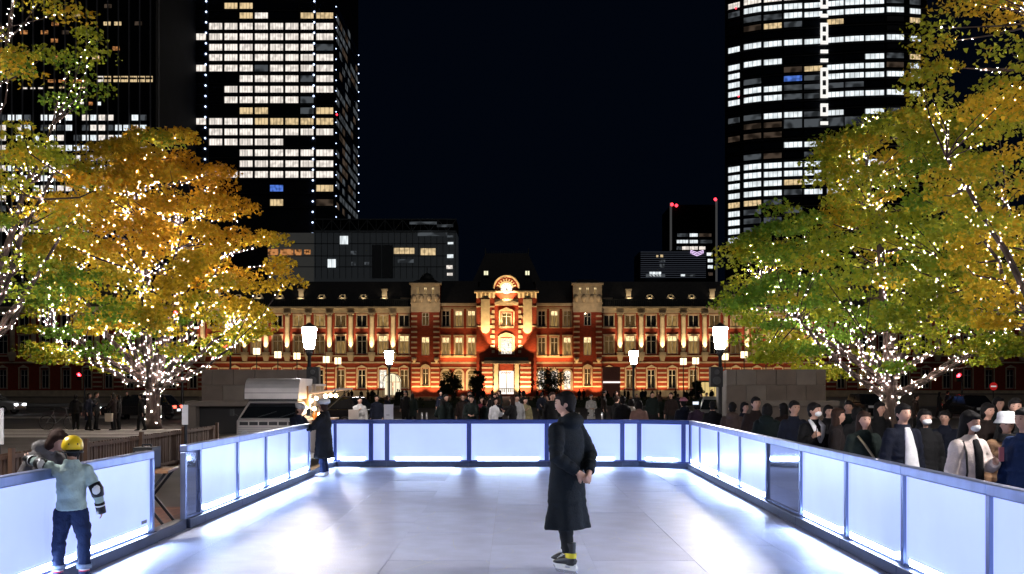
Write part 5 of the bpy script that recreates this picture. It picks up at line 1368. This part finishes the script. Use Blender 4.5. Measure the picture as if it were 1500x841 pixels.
BLACK, NAVY, DKGREEN, BROWN, CREAM, BLUEC, GREY = cloth('black',(.006,.006,.007)), cloth('navy',(.005,.007,.016)), cloth('dark_green',(.006,.011,.010)), cloth('brown',(.07,.045,.035)), cloth('cream',(.66,.56,.52)), cloth('blue',(.006,.018,.065)), cloth('grey',(.16,.15,.15))
WHITE, JEANS, MINT = cloth('white',(.62,.62,.65)), cloth('jeans',(.008,.016,.05)), cloth('mint_grey',(.36,.47,.45))
# --- the skater in the long coat
H = 1.765
Ps = Pose(armL=((.155,.05,.625),(.055,.125,.535)), armR=((-.150,.06,.63),(-.02,.150,.530)), stance=.045, stride=.045, headturn=36, headtilt=5)
COATN = cloth('skater_navy', (.0045,.0075,.011), .85)
t, M, _ = person('skater in a long dark hooded coat with hands clasped behind the back', .56, 9.92, H, R(228), COATN, Ps, hem=.205, flare=1.30, puff=1.05, slim=1.08, hood=True, trouser=cloth('skater_trousers',(.010,.011,.013)), shoes=False, z=.088, vox=.013, group='skaters on the rink', fold=.018, curlL=1.0, curlR=1.1, palL=(0,-1,0), palR=(0,-1,0), cuff=.07, wide=.92)
bootm = mat('skate_boot', (.006,.006,.007), .5); yelm = mat('skate_yellow', (.72,.60,.02), .45); holdm = mat('skate_holder', (.75,.76,.78), .35); steelm = mat('blade_steel', (.7,.7,.72), .2, .9)
for lg in Ps.legs:
    hp, kn, an, to = [tuple(c*H for c in p) for p in lg]
    b = MB(); x, y = an[0], an[1]
    b.loft([(x,y+.02,.0),(x,y+.02,.06),(x,y+.015,.14),(x,y+.01,.23)], [(.042,.055),(.043,.056),(.046,.056),(.054,.064)], 14)
    b.loft([(x,y+.075,.035),(x,y+.0,.05),(x,y-.09,.04),(x,y-.165,.022),(x,y-.20,.015)], [(.036,.034),(.043,.048),(.045,.040),(.042,.024),(.025,.012)], 12)
    sk = garment('skate', b, bootm, t, .008, 3)
    b2 = MB(); b2.loft([(x,y+.02,.075),(x,y+.02,.125)], [(.0475,.061),(.049,.062)], 16, cap=False)
    b2.build('yellow_band', yelm, sk, True); MB().loft([(x,y-.03,.175),(x,y-.05,.20)], [(.03,.012),(.028,.01)], 8).build('tongue', yelm, sk, True)
    lace = MB()
    for q in range(5): lace.bar((x-.028,y-.055-.02*q,.115-.017*q+.012),(x+.028,y-.055-.02*q,.115-.017*q+.012),.007)
    lace.build('laces', holdm, sk)
    hd = MB().prism([(y+.085,.012),(y+.03,.012),(y+.01,-.035),(y-.06,-.035),(y-.09,.008),(y-.17,.008),(y-.19,-.01),(y-.165,-.052),(y+.085,-.055),(y+.10,-.02)], x-.016, x+.016, 'x').build('blade_holder', holdm, sk); bevel(hd,.004)
    MB().prism([(y+.095,-.05),(y-.175,-.05),(y-.185,-.062),(y-.165,-.084),(y-.05,-.088),(y+.08,-.086),(y+.10,-.07)], x-.0025, x+.0025, 'x').build('blade', steelm, sk)
# --- the child in the yellow helmet
H = 1.36
Pc = Pose(armL=((.195,-.045,.815),(.285,-.13,.845)), armR=((-.165,.0,.635),(-.185,-.03,.505)), stance=.085, headturn=12, headtilt=4, lean=5)
t, M, _ = person('child in a yellow helmet and pale sweater leaning an arm on the rink boards', -4.20, 9.22, H, R(196), MINT, Pc, hem=.485, trouser=JEANS, shoes=False, hair='short', vox=.012, z=.045, group='skaters on the rink', fold=.025, slim=.97, wide=1.02, sleeve=.9, cuff=.085)
hm = MB().ball((0,.006*H,.020*H), (.072*H,.084*H,.076*H), 24, 16, lambda d, q: Vector((q.x,q.y,max(q.z,-.028*H))))
hh = place(M, hm).build('helmet', mat('helmet_yellow', (.80,.56,.015), .3), t, True)
place(M, MB().loft([(0,.006*H,-.030*H),(0,.006*H,-.020*H)], [(.071*H,.083*H),(.0725*H,.0845*H)], 24)).build('helmet_rim', blk, hh, True)
for sg in (1,-1):
    for zz in (.030,): place(M, MB().ball((sg*.028*H,.083*H,zz*H), (.006*H,.004*H,.006*H), 8, 6)).build('helmet_vent', blk, hh)
    place(M, MB().loft([(sg*.052*H,.0,-.02*H),(sg*.03*H,-.035*H,-.075*H)], [(.006*H,.002*H)]*2, 6)).build('chin_strap', blk, hh)
S = lambda p: tuple(c*H for c in p)
for (el, wr), sh in ((Pc.armR, Pc.sh[1]), (Pc.armL, Pc.sh[0])):
    a, b = lerp(el, sh, .28), lerp(el, wr, .35)
    ep = MB().loft([S(a), S(el), S(b)], [.043*H,.047*H,.042*H], 14).build('elbow_pad', blk, t, True)
    MB().ball(S((el[0],el[1]+.030,el[2])), (.030*H,.018*H,.036*H), 12, 8).build('pad_cap', mat('pad_white', (.7,.72,.74), .35), ep, True)
    d = Vector(wr)-Vector(el); e = tuple(Vector(wr)+d.normalized()*.045)
    wg = MB().loft([S(lerp(el,wr,.72)), S(wr), S(e)], [.035*H,.034*H,(.032*H,.024*H)], 12).build('wrist_guard', blk, t, True)
    MB().loft([S(lerp(el,wr,.85)), S(lerp(el,wr,.92))], [.0365*H,.0365*H], 12, cap=False).build('strap', mat('pad_white', (.7,.72,.74), .35), wg, True)
for lg in Pc.legs:
    hp, kn, an, to = lg
    MB().loft([S((an[0],an[1],.085)), S((an[0],an[1],.115))], [.050*H,.052*H], 14).build('rolled_cuff', cloth('pale_denim',(.22,.28,.40)), t, True)
    MB().loft([S((an[0],an[1],.06)), S((an[0],an[1],.086))], [.036*H,.036*H], 12).build('sock', mat('sock_white', (.7,.68,.70), .8), t, True); MB().loft([S((an[0],an[1],.068)), S((an[0],an[1],.076))], [.0372*H,.0372*H], 12, cap=False).build('sock_stripe', mat('sock_red', (.5,.02,.05), .8), t, True)
    bb = MB().loft([S((an[0],an[1]+.03,.0)),S((an[0],an[1],.035)),S((an[0],an[1],.07))], [(.03*H,.04*H),(.036*H,.046*H),(.038*H,.04*H)], 12); bb.loft([S((an[0],an[1]+.045,.025)),S((an[0],an[1],.03)),S((to[0],to[1]-.02,.012))], [(.028*H,.026*H),(.034*H,.034*H),(.026*H,.014*H)], 10)
    sk = garment('skate', bb, cloth('skate_navy',(.02,.035,.10)), t, .009, 2)
    MB().box(an[0]*H-.012,an[0]*H+.012,to[1]*H-.02,an[1]*H+.07,-.045,-.004).build('blade_holder', blk, sk)
# --- adult bending over beyond the boards behind the child
Pl = Pose(lean=38, armL=((.15,-.33,.64),(.06,-.40,.60)), armR=((-.15,-.30,.62),(-.09,-.42,.58)), headtilt=25)
person('adult in a grey jacket bending over the boards behind the helmeted child', -5.25, 10.35, 1.66, R(80), cloth('silver_grey',(.09,.085,.085)), Pl, hair='bob', hairm=HAIRN, trouser=BLACK, hood=True, vox=.014, group='people at the left boards')
# --- the woman in the white hat at the corner gate and her companion
H = 1.62
Pw = Pose(armL=((.13,-.10,.64),(.10,-.26,.63)), armR=((-.13,-.10,.64),(-.08,-.27,.63)))
t, M, _ = person('person in a long black coat and white knitted hat at the corner gate', -3.98, 20.45, H, R(262), BLACK, Pw, hem=.24, flare=1.3, puff=1.16, slim=1.1, trouser=JEANS, shoe=WHITE, hair='bob', hairm=HAIRN, z=0, group='skaters on the rink', fold=.025)
garment('hat', place(M, MB().ball((0,.012*H,.050*H), (.078*H,.088*H,.046*H), 16, 10).ball((-.02*H,.03*H,.066*H), (.05*H,.06*H,.034*H), 12, 8)), cloth('white_knit',(.5,.5,.52)), t, .014, 2, .01)
Pq = Pose(lean=14, armL=((.12,-.16,.62),(.04,-.27,.66)), armR=((-.12,-.14,.62),(-.06,-.27,.66)), headtilt=14)
t, M, _ = person('person in dark clothes and a white cap leaning on the boards by the van', PX(432,21.6), 21.6, 1.60, R(55), NAVY, Pq, hair='bob', hairm=HAIRN, group='people at the left boards')
H = 1.60
garment('cap', place(M, MB().ball((0,.005*H,.040*H), (.064*H,.072*H,.048*H), 16, 10).ball((0,-.06*H,.030*H), (.045*H,.04*H,.010*H), 12, 6)), cloth('white_knit',(.5,.5,.52)), t, .012, 2)
# --- right-hand crowd behind the boards
def watcher(label, px, Y, H, deg, coat, **k): return person(label, PX(px,Y), Y, H, R(deg), coat, **k)
watcher('person with dark hair in a brown jacket seen from behind, back to the rink', 1073, 20.2, 1.64, 165, BROWN, hood=True, hair='short')
watcher('tall bareheaded man in a dark brown jacket before the stone pier', 1107, 18.6, 1.77, 8, cloth('dark_brown',(.014,.008,.007)), skin=SKIN2)
watcher('person in a dark green hooded parka turned away from the rink', 1124, 17.4, 1.66, 150, DKGREEN, hood=True, puff=1.12, hair='bob')
watcher('man in a plain navy suit left of the masked man with the scarf', 1163, 16.2, 1.73, 12, NAVY, skin=SKIN2)
t, M, P_ = watcher('masked man in a black coat with a white scarf holding a pen', 1192, 14.8, 1.72, 18, BLACK, mask=True, P=Pose(armR=((-.15,-.02,.63),(-.10,-.13,.70)), headturn=22), curlR=1.2)
H = 1.72
sc = MB()
for sg in (1,-1): sc.loft([(sg*.040*H,.0,.842*H),(sg*.050*H,-.070*H,.79*H),(sg*.022*H,-.098*H,.70*H),(sg*.004*H,-.097*H,.64*H)], [(.020*H,.012*H),(.026*H,.012*H),(.020*H,.010*H),(.006*H,.008*H)], 10)
garment('scarf', sc, WHITE, t, .011, 2, .008)
pen = thing('pen', 'slim black pen held by the masked man in the white scarf', 'pen', tuple(t.matrix_basis @ Vector((-.105*H,-.185*H,.70*H)))); MB().loft([(0,0,0),(.005,0,.15)], [.006,.006], 8).build('barrel', blk, pen); MB().loft([(.005,0,.15),(.006,0,.17)], [.0065,.003], 8).build('cap', steelm, pen)
watcher('woman with long brown hair in a dark coat turned to her left', 1226, 14.4, 1.64, 70, cloth('black_brown',(.016,.012,.012)), hair='long', hairm=HAIRN)
t, M, P_ = watcher('woman in a dark green coat with a beige bag strap across her chest', 1265, 12.7, 1.64, 6, cloth('bottle_green',(.009,.015,.013)), hair='long', hairm=HAIRN, P=Pose(armL=((.15,-.03,.62),(.07,-.14,.60))))
H = 1.64; MB().loft([(-.075*H,-.055*H,.80*H),(-.04*H,-.094*H,.74*H),(.03*H,-.10*H,.64*H),(.085*H,-.085*H,.55*H)], [(.010*H,.004*H)]*4, 8).build('bag_strap', cloth('beige',(.42,.34,.22)), t, True)
t, M, P_ = watcher('man in an open navy jacket over a white shirt beside the lit trunk', 1322, 12.2, 1.75, 14, NAVY, puff=1.08)
H = 1.75; garment('shirt', MB().loft([(0,-.052*H,.825*H),(0,-.074*H,.76*H),(0.01*H,-.082*H,.66*H),(.02*H,-.084*H,.52*H),(.02*H,-.082*H,.44*H)], [(.022*H,.010*H),(.034*H,.018*H),(.048*H,.024*H),(.062*H,.028*H),(.066*H,.026*H)], 14), WHITE, t, .011, 2, .008)
watcher('woman in a white mask and black coat right of the man in navy', 1354, 12.9, 1.66, 2, BLACK, mask=True, hair='long')
t, M, P_ = watcher('woman in a cream coat and white mask holding up a pink phone', 1419, 10.4, 1.70, 24, CREAM, mask=True, hair='long', hem=.30, puff=1.08, P=Pose(armL=((.165,-.02,.63),(.045,-.16,.68)), headturn=14, headtilt=10), curlL=1.1)
H = 1.70; garment('top', MB().loft([(0,-.050*H,.82*H),(0,-.074*H,.74*H),(.0,-.082*H,.62*H),(0,-.086*H,.45*H)], [(.024*H,.010*H),(.036*H,.018*H),(.034*H,.020*H),(.030*H,.022*H)], 12), BLACK, t, .011, 2)
MB().loft([(-.085*H,-.03*H,.81*H),(-.092*H,-.062*H,.74*H),(-.098*H,-.075*H,.62*H),(-.11*H,-.06*H,.5*H)], [(.009*H,.004*H)]*4, 8).build('bag_strap', BLACK, t, True)
ph = thing('phone', 'pink phone in the hand of the woman in the cream coat', 'phone', tuple(t.matrix_basis @ Vector((.028*H,-.215*H,.690*H))), R(24)); o = MB().box(-.038,.038,-.005,.005,0,.15).build('case', mat('pink_case', (.65,.22,.28), .4), ph); bevel(o,.003); MB().box(-.034,.034,.0052,.006,.006,.144).build('screen', emat('phone_screen', (.8,.88,1), 1.2, False), ph)
t, M, P_ = watcher('person in a white bucket hat and black scarf at the right picture edge', 1474, 11.6, 1.62, -12, cloth('tan_dark',(.16,.09,.05)), hair='bob')
H = 1.62; place(M, MB().lathe((0,.006*H,.012*H), [(.088*H,.0),(.086*H,.006*H),(.066*H,.034*H),(.062*H,.075*H),(.045*H,.088*H),(.004*H,.090*H)], 20)).build('bucket_hat', cloth('white_knit',(.5,.5,.52)), t, True)
garment('scarf', MB().loft([(0,-.01*H,.80*H),(0,-.012*H,.86*H)], [(.075*H,.07*H),(.062*H,.058*H)], 14).loft([(.02*H,-.085*H,.81*H),(.03*H,-.1*H,.66*H)], [(.035*H,.02*H),(.04*H,.02*H)], 10), BLACK, t, .013, 2)
watcher('man in a bright blue coat cut by the right picture edge', 1502, 10.1, 1.74, -65, BLUEC, puff=1.12, hood=True)
dk = [BLACK, NAVY, cloth('dark_brown',(.014,.008,.007)), DKGREEN, cloth('charcoal',(.013,.013,.014))]
for i, (px, Y, H, a, lb_) in enumerate(((1044,23.4,1.62,170,'dark-clad person left of the brown jacket by the right lamp'),(1090,21.5,1.62,30,'shadowed person between the brown jacket and the tall man'),(1148,20.4,1.62,200,'shadowed person behind the navy suit'),(1243,18.6,1.70,-20,'shadowed man behind the long brown hair'),(1256,16.4,1.62,160,'dark-clad person just behind the green coat'),(1288,17.0,1.70,20,'dark-clad person left of the lit right-hand trunk'),(1384,15.4,1.58,-30,'shadowed person behind the cream coat, to its left'),(1446,14.6,1.72,15,'shadowed person between the cream coat and the bucket hat'),(1462,17.5,1.78,10,'tall shadowed man behind the bucket hat'),(1488,14.0,1.80,-25,'tall dark-clad man behind the blue coat'),(1213,18.0,1.62,10,'shadowed person behind the masked man'))):
    watcher(lb_, px, Y, H, a, dk[i % 5], hair=('short','bob','long')[i % 3], vox=.022, fingers=False, face=(abs(a) < 60))
# --- crowd beyond the far boards
PROTO = []
for i in range(7):
    H = 1.68; st_ = [0,.09,.0,-.08,0,.05,0][i]
    P = Pose(stride=st_, armL=[None,((.13,-.06,.63),(.06,-.17,.70)),None,((.14,.05,.62),(.14,.07,.47)),((.13,-.08,.63),(.05,-.16,.60)),None,None][i], armR=[None,None,((-.13,-.08,.63),(-.04,-.17,.72)),None,((-.13,-.08,.63),(-.04,-.16,.61)),((-.14,.04,.62),(-.15,.0,.47)),None][i])
    b, M = body_mb(H, P, False)
    PROTO.append((b.mesh('body', SKIN, True), coat_mb(H, P, [.45,.28,.45,.40,.30,.45,.26][i], 1.05, hood=i in (0,3)).mesh('coat', BLACK, True), trousers_mb(H, P).mesh('trousers', BLACK, True), place(M, hair_mb(H, ['short','long','bob','short','long','short','bob'][i])).mesh('hair', HAIRB, True), [shoe_mb(H, l).mesh('shoe', BLACK, True) for l in P.legs]))
def extra(label, px, Y, H, deg, coat, k, group, tr=None, hairm=None, shoes=True):
    t = thing('person', label, 'person', (PX(px,Y),Y,GZ), R(deg), group); t.scale = (H/1.68,)*3
    b, c, tr_, h, sh = PROTO[k]; v = .024 if Y < 60 else .04
    garment('body', None, SKIN, t, v, 1, 0, b); garment('coat', None, coat, t, v, 2, .02, c); garment('trousers', None, tr or BLACK, t, v, 2, 0, tr_); garment('hair', None, hairm or HAIRB, t, v, 1, 0, h)
    if shoes:
        for s_ in sh: garment('shoe', None, BLACK, t, .02, 1, 0, s_)
    return t
gC = 'crowd beyond the far rink boards'
for px, Y, H, a, c, k, lb_ in ((724,31,1.62,60,WHITE,1,'person in a white shirt raising a hand beyond the far boards'),(757,33,1.70,10,cloth('white_black',(.30,.30,.31)),0,'person in pale sleeves beyond the boards left of the skater'),(769,33.5,1.60,20,cloth('straw',(.22,.19,.10)),2,'person in a straw-coloured jacket beside the pale sleeves'),
    (866,44,1.62,0,cloth('pale_grey',(.34,.33,.32)),4,'person in a pale grey coat alone right of the skater'),(936,26.5,1.60,175,cloth('dusty_pink',(.25,.14,.11)),1,'person in a dusty pink coat seen from behind beyond the boards'),(1001,25.6,1.66,200,NAVY,0,'person in a pink cap beyond the right far corner'),
    (1021,25.2,1.60,190,cloth('plum',(.05,.03,.05)),2,'person lifting a bright phone by the right far corner'),(705,34,1.62,30,cloth('maroon',(.12,.02,.03)),4,'person in a maroon top beyond the far boards'),(689,33,1.70,-10,dk[4],5,'dark-clad person left of the maroon top'),(527,33,1.62,15,cloth('pale_grey',(.34,.33,.32)),2,'person in a pale jacket beside the small white board'),
    (552,36,1.66,-10,NAVY,5,'person in navy just left of the notice board stand'),(912,27.5,1.70,185,BLACK,3,'broad dark figure left of the dusty pink coat'),(925,28.6,1.62,170,cloth('cream2',(.45,.40,.34)),6,'person with a cream skirt half hidden by the dusty pink coat')):
    extra(lb_, px, Y, H, a, c, k, gC)
t = thing('raised_phone', 'small bright phone held above the crowd at the right far corner', 'phone', (PX(1019,25),25,PZ(593,25))); MB().box(-.08,.08,-.004,.004,0,.085).build('case', blk, t); MB().box(-.075,.075,-.0062,-.005,.005,.08).build('screen', emat('phone_screen', (.8,.88,1), 1.2, False), t)
t = thing('pink_cap', 'dusty pink cap on a head beyond the right far corner', 'cap', (PX(1001,25.6),25.58,GZ+1.56)); MB().ball((0,0,.02), (.115,.125,.10), 14, 8, lambda d, q: Vector((q.x,q.y,max(q.z,0)))).build('crown', cloth('pink_knit',(.42,.16,.20)), t, True); MB().ball((0,.13,.02), (.08,.08,.012), 12, 6).build('peak', cloth('pink_knit',(.42,.16,.20)), t, True)
g = random.Random(77)
for i in range(34):
    px = g.choice([g.uniform(560,720), g.uniform(880,1040), g.uniform(880,1040), g.uniform(640,860)]); Y = g.uniform(30,66)
    extra('dark-clad figure in the shadowed crowd beyond the far boards', px, Y, g.uniform(1.52,1.8), g.uniform(0,360), g.choice(dk), g.randrange(7), gC+' in shadow', hairm=g.choice([HAIRB,HAIRN]), shoes=False)
for i in range(40):
    px = g.choice([g.uniform(480,640), g.uniform(870,1045), g.uniform(640,860)]); Y = g.uniform(100,150)
    extra('tiny dark figure walking in the station forecourt', px, Y, g.uniform(1.55,1.8), g.uniform(0,360), g.choice(dk), g.randrange(7), 'tiny figures in the station forecourt', shoes=False)
# --- walkers on the left and right roads
for px, Y, H, a, k, c, lb_ in ((111,44,1.62,200,0,dk[0],'dark walker nearest the bicycle on the left road'),(130,43,1.70,85,1,dk[1],'striding walker in navy on the left crossing'),(141,43.6,1.74,88,5,dk[4],'tall walker behind the one in navy'),(166,43.2,1.70,-90,4,dk[2],'walker with a pale bag on the left crossing'),(174,44,1.60,-80,2,dk[0],'short walker right of the pale bag'),(207,43,1.66,-85,3,dk[0],'walker just left of the lit trunk'),(186,58,1.7,10,0,dk[4],'far figure beside the taxi'),
    (1376,60,1.66,90,1,dk[0],'dark walker left of the right-hand car'),(1388,61,1.72,90,5,dk[1],'second dark walker beside the right-hand car'),(1342,40,1.65,60,3,dk[2],'dark walker right of the lit right-hand trunk')):
    extra(lb_, px, Y, H, a, c, k, 'walkers on the road')
bg_ = thing('shopping_bag', 'pale paper shopping bag carried on the left crossing', 'bag', (PX(161,43),42.9,GZ+.42)); MB().hexa([(-.15,-.07,0),(.15,-.07,0),(.15,.07,0),(-.15,.07,0),(-.16,-.08,.36),(.16,-.08,.36),(.16,.08,.36),(-.16,.08,.36)]).build('sack', mat('kraft_paper', (.5,.42,.32), .8), bg_); MB().loft([(-.07,0,.36),(-.05,0,.48),(.05,0,.48),(.07,0,.36)], [.008]*4, 6, side=(0,1,0)).build('handle', blk, bg_)
